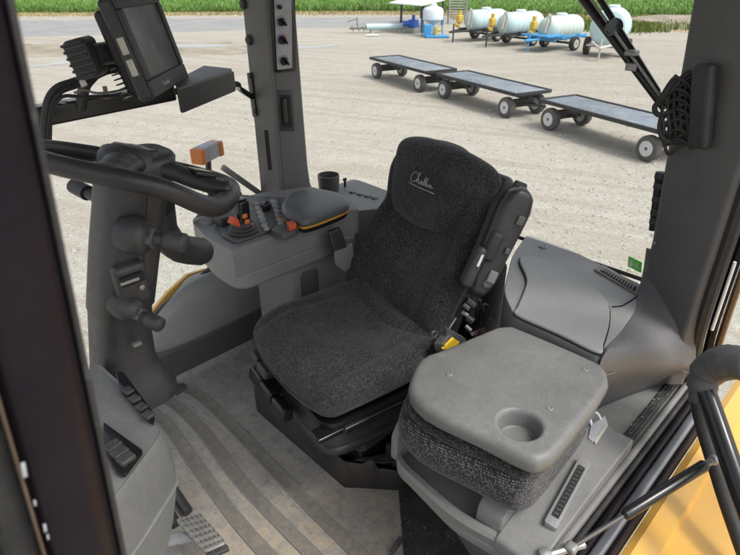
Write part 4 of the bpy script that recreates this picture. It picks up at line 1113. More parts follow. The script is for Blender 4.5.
# tray with a real hole for the cup: ring between hole and outline, cup wall, underside
bm = NB(); N_ = 72
def ray_hit(a):
    d_ = V(math.cos(a), math.sin(a), 0); best = None
    for p, q in zip(trs, trs[1:]+trs[:1]):
        e = q-p; den = d_.x*e.y-d_.y*e.x
        if abs(den) < 1e-9: continue
        w_ = p-hole; t_ = (w_.x*e.y-w_.y*e.x)/den; s_ = (w_.x*d_.y-w_.y*d_.x)/den
        if t_ > 0 and -1e-6 <= s_ <= 1+1e-6 and (best is None or t_ < best): best = t_
    return hole+d_*best
angs = set(2*PI*i/N_ for i in range(N_))
outer = [ray_hit(a) for a in sorted(angs)]
dirs = [V(math.cos(a), math.sin(a), 0) for a in sorted(angs)]
def inset(p, k): 
    v_ = trc-p; return p+v_.normalized()*k
rings = []
rings.append([hole+d_*(hr-.008)+V(0, 0, -.045) for d_ in dirs])
rings.append([hole+d_*(hr-.003)+V(0, 0, -.012) for d_ in dirs])
rings.append([hole+d_*(hr)+V(0, 0, -.003) for d_ in dirs])
rings.append([hole+d_*(hr+.005)+V(0, 0, .0005) for d_ in dirs])
rings.append([hole+d_*(hr+.009)+V(0, 0, 0) for d_ in dirs])
for f_ in (.35, .7): rings.append([(hole+d_*(hr+.009)).lerp(inset(p, .022), f_) for d_, p in zip(dirs, outer)])
for k_, z_ in ((.020, 0), (.013, -.0005), (.006, -.004), (.001, -.010), (-.001, -.018), (.0, -.036), (.004, -.042), (.012, -.046)):
    rings.append([inset(p, k_)+V(0, 0, z_) for p in outer])
rings.append([hole+d_*(hr+.004)+V(0, 0, -.046) for d_ in dirs])
loft(bm, rings); tray = mk('tray', bm, M['tray'], ps, ang=60)
bm = NB(); lathe(bm, [(hr-.006, -.040), (hr-.012, -.046), (.02, -.0475), (.016, -.0465), (.001, -.0465)], hole, seg=32, cap=False); mk('cup_floor', bm, M['tray'], tray)
for (u, v) in ((449, 375.5), (585, 370.5), (549.5, 409.5)):
    bm = NB(); p = at(u, v, z=TZ-.0035); lathe(bm, [(.0085, -.003), (.0085, .0042), (.0070, .0054), (.0052, .0058), (.0048, .0046), (.001, .0046)], p, seg=16); mk('screw', bm, M['mid'], tray)
# pads
def ring_of(k, z, far=0.0):
    out = []
    for p in outer:
        q = trc+(p-trc)*k
        # the pads sit forward under the tray: hardly any bulge on the door side and at the rear
        kx = max(0, (p.x-trc.x))*1.0; ky = max(0, (trc.y-p.y))
        q = q-V(max(0, k-.94)*.9*(1 if p.x > trc.x else 0)*(p.x-trc.x)*1.2, -max(0, k-.90)*1.1*ky, 0)
        out.append(q+V(0, 0, z-TZ))
    return out
bm = NB(); loft(bm, [ring_of(.90, .553), ring_of(.965, .552), ring_of(.998, .543), ring_of(1.0, .532), ring_of(.975, .525), ring_of(.8, .523)]); mk('back_pad', bm, M['fab_pass_dark'], ps, ang=180)
bm = NB(); loft(bm, [ring_of(.85, .527), ring_of(.96, .525), ring_of(1.03, .517), ring_of(1.085, .502), ring_of(1.105, .480), ring_of(1.09, .455), ring_of(1.04, .437), ring_of(.97, .430), ring_of(.85, .428)]); mk('cushion', bm, M['fab_pass'], ps, ang=180)
# base shell: pan under the cushion with an open pocket in front and a side cheek with vent
fl_ = at(396, 424, z=.40); fr_ = at(540, 545, z=.33)
sx0 = .745
bm = NB()
shell = rounded([V(.775, .70, .0), V(.735, .46, .0), V(.762, .265, 0), V(1.22, .268, 0), V(1.22, .70, 0)], [.07, .04, .03, .02, .02], 5)
def sh(z, k=0): return [V(p.x+k, p.y, z) for p in shell]
prism(bm, [V(p.x, p.y, .30) for p in shell], (0, 0, .035), .010, 3); pan_ = mk('base_pan', bm, M['mid'], ps, wn=True)
bm = NB(); prism(bm, [V(p.x, p.y, .336) for p in rounded([V(.86, .66, 0), V(.85, .38, 0), V(1.2, .38, 0), V(1.2, .66, 0)], .04)], (0, 0, .116), .008); mk('pocket_back', bm, M['mid'], ps)
lipo = rounded([V(.80, .70, .3), V(.755, .66, .3), V(.735, .46, .3), V(.757, .345, .3)], [0, .05, .05, 0], 5)
lipi = [V(p.x+.016, p.y, p.z) for p in lipo]
bm = NB(); loft(bm, [[a+V(0, 0, .025), a+V(-.004, 0, .055), a+V(.002, 0, .064), b+V(0, 0, .064), b+V(.003, 0, .055), b+V(.002, 0, .025)] for a, b in zip(lipo, lipi)]); mk('front_lip', bm, M['mid'], ps, ang=40)
bm = NB(); prism(bm, rounded([V(.775, .70, .336), V(.775, .70, .415), V(.80, .70, .455), V(1.2, .70, .46), V(1.2, .70, .336)], .01), (0, -.022, 0), .006); mk('side_cheek', bm, M['mid'], ps)
bm = NB(); prism(bm, rounded([V(.748, .365, .325), V(.748, .365, .368), V(.83, .365, .392), V(1.02, .365, .41), V(1.20, .365, .415), V(1.20, .365, .325)], .012), (0, -.105, 0), .012, 3); ck = mk('side_cheek', bm, M['mid'], ps, wn=True)
bm = NB(); prism(bm, rounded([V(.762, .43, .336), V(.772, .43, .40), V(.84, .43, .448), V(1.2, .43, .455), V(1.2, .43, .336)], .015), (0, -.066, 0), .014, 3); mk('inner_cheek', bm, M['mid'], ps, wn=True)
# vent in the near cheek
vq = [at(579, 459, z=.417), at(591, 466, z=.412), at(556, 533, z=.392), at(541, 524, z=.396)]
vq = [p+V(0, 0, .012) for p in vq]; vq[3] = vq[0]+vq[2]-vq[1]
bm = NB(); prism(bm, rounded(vq, .006), (0, 0, -.03), .002); vn = mk('air_vent', bm, M['grey'], ps)
ve = lambda a, b: (vq[0]*(1-a)+vq[1]*a)*(1-b)+(vq[3]*(1-a)+vq[2]*a)*b+V(0, 0, .0012)
bm = NB(); prism(bm, [ve(.24, .13), ve(.78, .13), ve(.78, .89), ve(.24, .89)], (0, 0, .0006)); mk('vent_opening', bm, M['hole'], vn)
for i in range(13):
    k = .17+.68*i/12
    bm = NB(); rbox(bm, ve(.5, k)+V(0, 0, .0012), (.0035, .0105, .0022), .0008, M=Matrix.Rotation(math.atan2((vq[1]-vq[0]).y, (vq[1]-vq[0]).x)-PI/2, 3, 'Z')); mk('louvre', bm, M['dark_grey'], vn)
# belt buckle tongue lying on the step
tb = thing('belt_tongue', 'grey seat belt tongue with pale webbing lying beside the tray', 'belt tongue', at(598, 428, z=.40))
q = [at(590, 416, z=.43), at(597, 413, z=.43), at(602, 425, z=.41), at(594, 430, z=.41)]
bm = NB(); tube(bm, smooth(q, 4, True), .0035, 8, closed=True); mk('latch_plate', bm, M['white_poly'], tb)
bm = NB(); prism(bm, rounded([at(590, 430, z=.405), at(604, 420, z=.405), at(607, 430, z=.40), at(593, 447, z=.40), at(587, 443, z=.40)], .006), (0, 0, .016), .004); mk('grip', bm, M['greylabel'], tb)
bm = NB(); prism(bm, [at(604, 427, z=.413), at(605.5, 430, z=.413), at(595, 446, z=.41), at(594, 441, z=.412)], (0, 0, .006), .001); mk('webbing', bm, M['palepaint'], tb)

# ================================================================== RIGHT-HAND ARMREST CONSOLE
con = thing('control_console', 'grey armrest console with joystick, switches and padded lid beside the driver seat', 'console', (1.0, 1.48, .2))
CZ = .72
def cz(u, v): return at(u, v, z=CZ)
co = [cz(191, 221), cz(205, 236), cz(232, 251), cz(345, 211), V(1.25, 1.30, CZ), V(1.30, 1.42, CZ), V(1.28, 1.60, CZ), V(1.10, 1.68, CZ), V(.86, 1.68, CZ)]
bm = NB(); prism(bm, rounded(co, [.03, .02, .004, .02, .02, .03, .03, .03, .05], 4), (0, 0, -.092), .008, 3); body = mk('upper_body', bm, M['grey'], con, wn=True)
lo = [V(p.x, p.y, CZ-.095) for p in co]; lc = sum(lo, Vector())/len(lo)
bm = NB(); prism(bm, rounded([lc+(p-lc)*.95 for p in lo], [.05, .04, .06, .02, .02, .03, .03, .03, .05], 5), (0, 0, -.062), .020, 3); mk('lower_body', bm, M['grey'], con, wn=True)
bm = NB(); prism(bm, rounded([V(1.03, 1.42, .56), V(1.28, 1.37, .56), V(1.30, 1.62, .56), V(1.0, 1.62, .56)], .03), (0, 0, -.44), .012, 3); ped = mk('pedestal', bm, M['grey'], con, wn=True)
bm = NB(); prism(bm, rounded([V(1.06, 1.4128, .50), V(1.13, 1.3988, .50), V(1.13, 1.3988, .25), V(1.06, 1.4128, .25)], .02), (0, -.002, 0), .0008); mk('recess_panel', bm, M['dark_grey'], ped)
# raised sloping switch deck on top
dk = [cz(214, 211), cz(222, 238), cz(236, 245), cz(300, 222), cz(286, 200), cz(225, 196)]
bm = NB(); prism(bm, rounded([p+V(0, 0, .001) for p in dk], .012), (0, 0, .010), .004); deck_ = mk('switch_deck', bm, M['dark_grey'], con)
# front finger vents
for i in range(4):
    a = cz(194+i*4.2, 222-i*6.5); b = a+V(.035, -.055, 0)
    bm = NB(); tube(bm, smooth([a+V(0, 0, .0), a.lerp(b, .5)+V(0, 0, .018), b+V(0, 0, .004)], 4), .006, 8); mk('front_grille_bar', bm, M['grey'], con)
# rows of rocker switches
for r__ in range(6):
    for c__ in range(2):
        u = 257+c__*17+r__*1.6; v = 204.5+r__*4.6-c__*2.2
        p = at(u, v, z=CZ+.013)
        bm = NB(); rbox(bm, p, (.020, .040, .012), .005, k=3, M=Matrix.Rotation(R(-18), 3, 'Z')); sw = mk('rocker_switch', bm, M['lid'] if (r__+c__) % 4 else M['grey'], con)
bm = NB(); rbox(bm, at(266, 206, z=CZ+.025), (.03, .035, .03), .010, k=3); mk('thumb_switch', bm, M['gloss'], con)
# joystick
js = at(243, 232, z=CZ+.012)
bm = NB(); lathe(bm, [(.045, 0), (.046, .006), (.040, .012), (.042, .017), (.036, .023), (.037, .028), (.028, .036), (.026, .04)], js, seg=24); stick = mk('joystick', bm, M['rubber'], con)
jt = at(241, 214, y=js.y+.005)
axj = (at(241, 212, y=js.y)-js).normalized()
bm = NB(); rbox(bm, js+axj*.068, (.042, .05, .085), .012, k=3, M=frame((1, 0, 0), None, axj)); mk('joystick_grip', bm, M['gloss'], stick)
jd = (V(0, 0, HC)-js).normalized()
for (u, v) in ((244.7, 216), (247, 221.5), (251, 225.5)):
    p = at(u, v, y=js.y-.026); bm = NB(); rbox(bm, p, (.016, .010, .014), .004, k=3); mk('orange_button', bm, M['orange'], stick)
p = at(231.5, 221, y=js.y-.01); bm = NB(); prism(bm, rounded([at(230, 215, y=js.y), at(233.5, 218, y=js.y), at(236, 226, y=js.y), at(227, 222.5, y=js.y)], .004), (.004, -.022, 0), .003); mk('orange_paddle', bm, M['redorange'], stick)
bm = NB(); rbox(bm, at(226, 219, z=CZ+.02), (.075, .06, .032), .01, k=3); mk('paddle_housing', bm, M['dark'], con)
# red-topped rocker lever on the edge
lv = at(285, 234, z=CZ)
bm = NB(); prism(bm, rounded([at(271, 236, z=CZ), at(277, 231, z=CZ), at(297, 225, z=CZ), at(302, 228, z=CZ), at(296, 237, z=CZ), at(284, 241, z=CZ)], .008), (0, 0, .02), .008, 3); lev = mk('hand_lever', bm, M['dark_grey'], con)
bm = NB(); prism(bm, rounded([at(287, 229, z=CZ+.014), at(294, 226, z=CZ+.014), at(297, 230, z=CZ+.014), at(290, 233, z=CZ+.014)], .004), (0, 0, .022), .004); mk('red_tip', bm, M['redorange'], lev)
# padded lid with amber band
pd = [at(281, 205, z=.765), at(290, 194, z=.765), at(305, 190, z=.765), at(326, 190, z=.765), at(345, 196, z=.765), at(349, 204, z=.765), at(330, 213, z=.765), at(306, 221, z=.765), at(296, 219, z=.765), at(284, 214, z=.765)]
pds = smooth(pd, 4, True); pdc = sum(pds, Vector())/len(pds)
def pr(k, z): return [V(pdc.x+(p.x-pdc.x)*k, pdc.y+(p.y-pdc.y)*k, z) for p in pds]
bm = NB(); loft(bm, [pr(.93, CZ+.001), pr(.955, .734), pr(.93, .736)]); mk('lid_base', bm, M['gloss'], con)
bm = NB(); loft(bm, [pr(.9, .735), pr(.985, .737), pr(.985, .744), pr(.9, .746)]); mk('amber_band', bm, M['band'], con)
bm = NB(); loft(bm, [pr(.9, .744), pr(.985, .745), pr(1.0, .752), pr(.99, .761), pr(.95, .768), pr(.84, .772), pr(.5, .774), pr(.2, .774)]); mk('padded_lid', bm, M['pad'], con, ang=70)

# ================================================================== STEERING COLUMN AND WHEEL
col_ = thing('steering_column', 'dark grey steering column cowl with two stubby stalks and a flared foot', 'steering column', (.3, 1.06, .5))
def ell(c, rx, ry, z_t=0, n_=40, pw=3.4, M3=None):
    out = []
    for j in range(n_):
        a = 2*PI*j/n_; ca, sa = math.cos(a), math.sin(a)
        p = V(math.copysign(abs(ca)**(2/pw), ca)*rx, math.copysign(abs(sa)**(2/pw), sa)*ry, 0)
        out.append(Vector(c)+(M3 @ p if M3 else p))
    return out
# half widths across the picture come from x and y radii
bm = NB(); tube(bm, smooth([at(148, 178, y=.99), at(145, 235, y=.985), at(142, 300, y=.985)], 5), .0012, 5); mk('seam', bm, M['hole'], col_)
def cc_(u, v): return tuple(at(u, v, y=1.06))
cs = [(cc_(132, 392), .086, .086), (cc_(131, 384), .086, .086), (cc_(128, 372), .070, .072), (cc_(123, 358), .060, .061), (cc_(120.5, 335), .0565, .057), (cc_(120, 305), .0565, .057), (cc_(120.5, 303), .060, .060), (cc_(123, 270), .061, .061), (cc_(126, 235), .062, .062), (cc_(129, 205), .062, .062), (cc_(132, 180), .064, .064), (cc_(135, 165), .066, .066), (cc_(136.5, 157), .064, .064), (cc_(137, 153), .058, .058)]
bm = NB(); loft(bm, [ell(c, rx, ry) for c, rx, ry in cs]); mk('column_cowl', bm, M['cowl'], col_, ang=70)
# seam + open pocket with torn edge
bm = NB(); rbox(bm, at(131, 283, y=.992), (.062, .03, .085), .010, k=3); pk = mk('cowl_pocket', bm, M['dark'], col_)
bm = NB(); rbox(bm, at(132, 279, y=.974), (.048, .014, .020), .005); o_ = mk('pocket_opening', bm, M['hole'], pk); rbox_ = NB(); rbox(rbox_, at(130, 281.5, y=.966), (.036, .004, .006), .001); mk('torn_edge', rbox_, M['zinc'], pk)
bm = NB(); lathe(bm, [(.006, 0), (.005, .004), (.001, .005)], at(141.5, 287, y=.975), (0, -1, 0), 12); mk('screw', bm, M['zinc'], pk)
bm = NB(); rbox(bm, at(137, 344, y=.985), (.018, .012, .008), .003); mk('small_plug', bm, M['mid'], col_)
# stalk 1 (upper) : boss, collar and rubber-tipped lever pointing at the driver's left
def stalk(b_uv, tip_uv, yb, yt, rb, rt, boss):
    b = at(*b_uv, y=yb); t_ = at(*tip_uv, y=yt); d_ = (t_-b).normalized(); L__ = (t_-b).length
    bm = NB(); lathe(bm, [(boss*.9, -.05), (boss*1.08, -.028), (boss*1.05, -.008), (boss*.8, .004), (boss*.55, .008), (rb*1.3, .009), (rb*1.3, .014), (rb, .015)], b, d_, 24); o_ = mk('stalk_boss', bm, M['dark'], col_)
    bm = NB(); lathe(bm, [(rb, .0), (rb, L__*.45), (rt*1.0, L__*.5), (rt*1.08, L__*.55), (rt*1.1, L__*.96), (rt*.95, L__), (.001, L__+.003)], b, d_, 20); mk('stalk_lever', bm, M['dark'], o_, ang=50)
    bm = NB(); rbox(bm, b+d_*.012, (boss*1.0, boss*.85, .014), .004, M=frame(None if False else d_.orthogonal(), None, d_)); mk('stalk_collar', bm, M['dark_grey'], o_)
    return o_
stalk((146, 237), (186, 243.5), .965, .90, .012, .0170, .035)
stalk((135, 312), (161, 325.5), .965, .905, .010, .0135, .025)
# far-side lever seen past the column
a, b = at(101, 200, y=1.20), at(74, 186, y=1.30)
bm = NB(); tube(bm, [a, a.lerp(b, .5)], .012, 14); tube(bm, [a.lerp(b, .48), b], .017, 14); rbox(bm, a+V(.01, -.03, -.02), (.05, .09, .07), .02, k=3); mk('stalk_lever', bm, M['dark'], col_)
bm = NB(); tube(bm, smooth([at(160, 205, y=1.10), at(166, 235, y=1.16), at(180, 248, y=1.2), at(205, 252, y=1.22)], 6), [.03]*6+[.034]*6+[.036]*6+[.03], 16); mk('tilt_handle', bm, M['cowl'], col_)

wc = at(133, 169, y=1.06); wn_ = V(.35, .05, .935).normalized()
sw_ = thing('steering_wheel', 'black steering wheel with thick rim and three sculpted spokes', 'steering wheel', wc)
WM = frame(V(1, 0, 0), None, wn_); RR = .186
bm = NB(); 
def dip(a):       # the rim drops where the thumb grip spoke meets it
    d_ = (math.degrees(a)+66+180) % 360-180
    return -.030*math.exp(-(d_/26)**2)
tube(bm, [wc+WM @ V(RR*math.cos(2*PI*i/80), RR*math.sin(2*PI*i/80), dip(2*PI*i/80)) for i in range(80)], [.0175+.004*math.exp(-((((math.degrees(2*PI*i/80)+50+180) % 360)-180)/22)**2) for i in range(80)], 16, closed=True); rim_ = mk('wheel_rim', bm, M['rim'], sw_, ang=180)
bm = NB(); lathe(bm, [(.062, -.055), (.066, -.03), (.064, -.008), (.058, .004), (.050, .008), (.048, .006), (.042, .011), (.03, .014), (.001, .015)], wc+wn_*.030, wn_, 32); hub_ = mk('hub', bm, M['dark'], sw_)
bm = NB(); lathe(bm, [(.040, 0), (.040, .002), (.001, .004)], wc+wn_*.0418, wn_, 24); mk('hub_cap', bm, M['gloss'], hub_)
bm = NB(); rbox(bm, wc+wn_*.046, (.022, .012, .0015), .0006, M=WM); mk('hub_emblem', bm, M['greylabel'], hub_)
for k, a in enumerate((R(-42), R(62), R(-128))):
    d_ = WM @ V(math.cos(a), math.sin(a), 0)
    bm = NB(); P_ = [wc+d_*.04+wn_*.016, wc+d_*.085+wn_*.010, wc+d_*.13+wn_*.002, wc+d_*.165+wn_*.000, wc+d_*.192+wn_*.003]
    tube(bm, smooth(P_, 4), [.036]*4+[.032]*4+[.030]*4+[.030]*4+[.022], 16, flat=(wn_, .55)); mk('spoke', bm, M['rim'], sw_, ang=180)
bm = NB(); d_ = WM @ V(.743, -.669, 0); rbox(bm, wc+d_*.125+wn_*.020, (.045, .052, .012), .005, k=3, M=WM); mk('thumb_pad', bm, M['gloss'], sw_)

# ================================================================== FRONT POD, PEDAL
pod = thing('dash_pod', 'light grey switch pod with two black button banks beside the door post', 'switch pod', (.2, .9, .3))
PZ = .755
pt = [at(98, 362, z=PZ), at(106, 369, z=PZ), at(150, 409, z=PZ), at(162, 428, z=PZ), at(160, 436, z=PZ), at(123, 487, z=PZ), at(95, 520, z=PZ), V(.03, .60, PZ), V(.05, .86, PZ), V(.16, .99, PZ)]
ptr = rounded(pt, [.02, .01, .02, .015, .015, .02, .02, .02, .02, .03], 4); pcn = sum(ptr, Vector())/len(ptr)
def pg(k, z, dx=0): return [V(pcn.x+(p.x-pcn.x)*k+dx, pcn.y+(p.y-pcn.y)*k, z) for p in ptr]
bm = NB(); loft(bm, [pg(.5, PZ-.004), pg(.95, PZ-.003), pg(.985, PZ), pg(1.0, PZ-.004), pg(1.012, PZ-.014), pg(1.03, PZ-.045, .002), pg(1.05, PZ-.095, .003), pg(1.045, PZ-.15, -.004), pg(1.02, PZ-.21, -.018), pg(.97, PZ-.28, -.04), pg(.9, PZ-.36, -.06), pg(.8, PZ-.46, -.08)])
podb = mk('pod_body', bm, M['light'], pod, ang=35)
gp_ = [p for p in pg(1.049, PZ-.125, .0005)]
bm = NB(); tube(bm, gp_, .003, 6, closed=True); mk('seam', bm, M['mid'], pod)
bank1 = [at(116, 374, z=PZ+.002), at(124, 374, z=PZ+.002), at(155, 416, z=PZ+.002), at(154, 426, z=PZ+.002), at(148, 423, z=PZ+.002), at(121, 394, z=PZ+.002)]
bm = NB(); prism(bm, rounded(bank1, .006), (0, 0, .006), .002); bk1 = mk('button_bank', bm, M['gloss'], pod)
for i in range(4):
    k = i/3; p = at(128+k*20, 391+k*24, z=PZ+.011)
    bm = NB(); rbox(bm, p, (.017, .02, .008), .003, k=2, M=Matrix.Rotation(R(10), 3, 'Z')); mk('button', bm, M['dark'], bk1)
bank2 = [at(104, 424, z=PZ+.002), at(112, 430, z=PZ+.002), at(144, 453, z=PZ+.002), at(125, 478, z=PZ+.002), at(118, 476, z=PZ+.002), at(104, 452, z=PZ+.002)]
bm = NB(); prism(bm, rounded(bank2, .006), (0, 0, .006), .002); bk2 = mk('button_bank', bm, M['gloss'], pod)
for i in range(3):
    k = i/2; p = at(113+k*13, 446+k*13, z=PZ+.012)
    bm = NB(); rbox(bm, p, (.026, .020, .010), .003, k=2, M=Matrix.Rotation(R(10), 3, 'Z')); mk('button', bm, M['dark'], bk2)

pl = thing('brake_pedal', 'worn steel brake pedal with round studs on a cranked arm', 'pedal', at(200, 530, z=.1))
q = [at(175, 519, z=.14), at(200, 513, z=.14), at(227, 543, z=.12), at(205, 553, z=.12)]
cq = sum(q, Vector())/4; ex = (q[1]-q[0]).normalized(); ey = (q[3]-q[0]).normalized(); nz_ = ex.cross(ey); 
if nz_.z < 0: nz_ = -nz_
bm = NB(); prism(bm, rounded(q, .012), nz_*-.016, .005, 3); pp = mk('pedal_plate', bm, M['zinc'], pl)
for i in range(5):
    for j in range(6):
        a, b = (i+.6)/5.2, (j+.6)/6.2
        p = (q[0]*(1-a)+q[1]*a)*(1-b)+(q[3]*(1-a)+q[2]*a)*b
        bm = NB(); lathe(bm, [(.0062, 0), (.0056, .004), (.0042, .0055), (.0036, .003), (.0005, .003)], p-nz_*.0005, nz_, 12); mk('stud', bm, M['steel'], pp)
bm = NB(); prism(bm, [q[3]+nz_*-.017, q[2]+nz_*-.017, q[2]+nz_*-.017+V(-.004, -.016, -.004), q[3]+nz_*-.017+V(-.004, -.016, -.004)], nz_*.014, .003); mk('rubber_edge', bm, M['rubber'], pp)
bm = NB(); tube(bm, smooth([cq-nz_*.02, at(172, 540, z=.10), at(155, 548, z=.10), at(140, 575, z=.16)], 5), .018, 10, flat=((0, 0, 1), .6)); mk('pedal_arm', bm, M['zinc'], pl)
for (a, b) in (((160, 470), (188, 512)), ((156, 490), (176, 525))):
    bm = NB(); tube(bm, [at(*a, z=.05), at(*b, z=.02)], .016, 8); mk('pivot_bar', bm, M['dark'], pl)
bm = NB(); rbox(bm, at(171, 478, z=.06), (.03, .03, .03), .006); mk('pivot_block', bm, M['gloss'], pl)

# ================================================================== MONITOR ON ITS CROSS BAR
bar0, bar1 = at(252, 97, x=1.174), at(20, 121, y=1.62)
bt = thing('monitor_bar', 'black cross bar with a hanging steel shelf plate bolted to the window pillar', 'mounting bar', bar0)
bd = (bar1-bar0).normalized()
bA = at(232, 84, y=1.66); bB = at(172, 92, y=1.62)
bm = NB(); rbox(bm, bB.lerp(bar1, .5)+V(0, 0, .004), ((bar1-bB).length, .05, .05), .006, M=frame((bar1-bB), (0, 1, 0))); mk('square_tube', bm, M['gloss'], bt)
bm = NB(); tube(bm, smooth([bar0, at(240, 89, x=1.1), bA, bB], 5), .010, 10); mk('end_rod', bm, M['gloss'], bt)
s1 = [at(172, 76, y=1.50), at(205, 65, y=1.62), at(231, 69, y=1.62), at(232, 87, y=1.56), at(178, 107, y=1.45), at(174, 104, y=1.45)]
ta, tb_, tc, td = at(176, 77, y=1.50), at(203, 66, y=1.64), at(231, 69.5, y=1.62), at(231, 71, y=1.56)
zt_ = ta.z
tp = [at(174, 81, z=zt_), at(204, 65.5, z=zt_), at(231.5, 68.5, z=zt_), at(232, 71, z=zt_), at(178, 88, z=zt_)]
bm = NB(); prism(bm, rounded(tp, .005), (0, 0, -.006), .002); shf = mk('shelf_plate', bm, M['dark_grey'], bt)
e0, e1 = at(175, 84, z=zt_-.003), at(232, 71, z=zt_-.003)
hgt = .075
bm = NB(); prism(bm, rounded([e0, e1, e1-V(0, 0, hgt*.75), e0-V(-.002, 0, hgt)], .006), (.004, -.004, 0), .001); mk('hanging_flange', bm, M['dark'], shf)
bm = NB(); lathe(bm, [(.012, 0), (.012, .006), (.006, .008), (.006, .03), (.001, .031)], at(107, 98, y=1.58), seg=10); mk('bolt', bm, M['zinc'], bt)
bm = NB(); lathe(bm, [(.010, 0), (.010, .005), (.005, .006), (.001, .007)], at(64, 103, y=1.6), seg=10); mk('bolt', bm, M['zinc'], bt)

mo = thing('monitor', 'rugged black guidance display tilted towards the seat, a grey reflection coloured into its dusty screen', 'monitor', at(150, 90, z=1.17))
MZ = 1.185
BL, BR = at(153, 98, z=MZ), at(187, 78, z=MZ)
ex = (BR-BL).normalized(); wdt = (BR-BL).length
hz = ex.cross(V(0, 0, 1)); hz = hz if hz.dot(V(-1, -1, 0)) > 0 or hz.dot(V(1, -1, 0)) > 0 else -hz
# lean: top edge leans away so that its left edge runs to (111, 0)
best = None
for k in range(0, 60):
    th = R(k); up_ = V(0, 0, 1)*math.cos(th)-hz*math.sin(th)
    p = BL+up_*.17
    # projected direction
    fw = p.dot(H1); rt = p.dot(H2); h_ = p.z-HC; zz = fw*_c-h_*_s; u_ = 370+FPX*rt/zz; v_ = 277.5-FPX*(fw*_s+h_*_c)/zz
    err = abs((u_-153)/(v_-98)-(111-153)/(0-98))
    if best is None or err < best[0]: best = (err, up_)
up_ = best[1]; nrm = ex.cross(up_); nrm = nrm if nrm.dot(hz) > 0 else -nrm
hgt = .215
MM = Matrix((ex, up_, nrm)).transposed()
mc = BL+ex*wdt/2+up_*hgt/2
bm = NB(); rbox(bm, mc-nrm*.018, (wdt+.006, hgt+.006, .036), .010, k=3, M=MM); hs_ = mk('housing', bm, M['dark'], mo)
bm = NB(); rbox(bm, mc-nrm*.048, (wdt-.03, hgt-.03, .03), .012, k=3, M=MM); mk('rear_case', bm, M['rubber'], mo)
bm = NB(); rbox(bm, mc+nrm*.0005+up_*.010+ex*.002, (wdt-.05, hgt-.062, .0022), .001, M=MM); mk('screen', bm, M['screen'], mo)
def bezel(lo, hi):
    return rbox(NB(), mc+ex*(lo[0]+hi[0])/2+up_*(lo[1]+hi[1])/2+nrm*.003, (hi[0]-lo[0], hi[1]-lo[1], .008), .003, k=2, M=MM)
w2, h2 = wdt/2, hgt/2
for lo, hi in (((-w2, -h2), (w2, -h2+.038)), ((-w2, h2-.024), (w2, h2)), ((-w2, -h2+.0385), (-w2+.025, h2-.0245)), ((w2-.022, -h2+.0385), (w2, h2-.0245))):
    mk('bezel', bezel(lo, hi), M['dark'], mo)
for k in (-.035, .012):
    bm = NB(); rbox(bm, mc-ex*(w2+.0035)+up_*k-nrm*.016, (.0012, .036, .016), .0004, M=MM); mk('white_label', bm, M['palepaint'], mo)
for i in range(7):
    bm = NB(); rbox(bm, mc-ex*(w2-.012)-up_*(.028+.011*i)-nrm*.062, (.03, .003, .016), .001, M=MM); mk('cooling_fin', bm, M['gloss'], mo)
# small maker's word on the lower bezel, in relief
def text(name, body, pos, xa, ya, size, mat, parent, ext=.0004):
    cu = bpy.data.curves.new(name, 'FONT'); cu.body = body; cu.size = size; cu.extrude = ext
    tmp = bpy.data.objects.new(name, cu); C.objects.link(tmp)
    dg = bpy.context.evaluated_depsgraph_get(); me = bpy.data.meshes.new_from_object(tmp.evaluated_get(dg))
    bpy.data.objects.remove(tmp)
    za = Vector(xa).cross(Vector(ya)); m = Matrix((Vector(xa), Vector(ya), za)).transposed().to_4x4(); m.translation = pos
    me.transform(m)
    if parent is not None: me.transform(wmat(parent).inverted())
    me.materials.clear(); me.materials.append(mat); me.name = name
    o_ = bpy.data.objects.new(name, me); C.objects.link(o_); o_.parent = parent; return o_
sx_ = ex if ex.cross(up_).dot(nrm) > 0 else -ex
text('maker_word', 'Trimble', mc+nrm*.0072-up_*(h2-.013)-ex*.062, sx_, up_, .015, M['greylabel'], mo)
# round ribbed knob behind the monitor
kc = mc-ex*(w2-.01)+up_*.010-nrm*.115
bm = NB(); n_ = 22
prof = [(.0, -.03), (.024, -.03), (.032, -.02), (.036, .028), (.033, .033), (.0, .033)]
rbox(bm, kc, (.07, .085, .055), .014, k=3, M=MM); kb = mk('ribbed_clamp', bm, M['dark'], mo)
for i in range(6):
    bm = NB(); rbox(bm, kc-ex*.036+up_*(-.034+.0135*i), (.006, .006, .05), .002, M=MM); mk('clamp_fin', bm, M['gloss'], kb)
bm = NB(); tube(bm, [kc+nrm*.02, mc-nrm*.05], .025, 12); mk('mount_neck', bm, M['dark'], mo)
bm = NB(); tube(bm, smooth([kc-up_*.035+ex*.015, at(97, 72, y=1.52), at(86, 84, y=1.55), at(82, 98, y=1.58), at(81, 108, y=1.6)], 5), .014, 10); mk('bent_arm', bm, M['dark'], mo)
ca = thing('cable_bundle', 'black cables in braided sleeve looping from the monitor along the bar', 'cables', at(60, 90, y=1.5))
for pts, r_ in (([(118, 68), (108, 66), (98, 71), (88, 76), (72, 82), (58, 87), (49, 97), (45, 112), (43, 132), (42, 156)], .0085), ([(118, 70), (104, 73), (90, 80), (76, 86), (62, 91), (53, 101), (49, 114), (47, 134), (46, 156)], .0065),
                ([(130, 95), (110, 96), (85, 97), (65, 96), (56, 103), (51, 118), (50, 140), (48, 158)], .0045), ([(120, 72), (112, 68), (105, 70), (99, 74)], .004), ([(122, 75), (113, 71), (104, 75), (95, 79), (80, 84)], .003), ([(128, 88), (112, 92), (96, 93), (84, 90), (74, 93)], .003)):
    bm = NB(); tube(bm, smooth([at(u, v, y=1.52) for u, v in pts], 5), r_, 8); mk('cable', bm, M['rubber'] if r_ > .0042 else M['zinc'], ca)
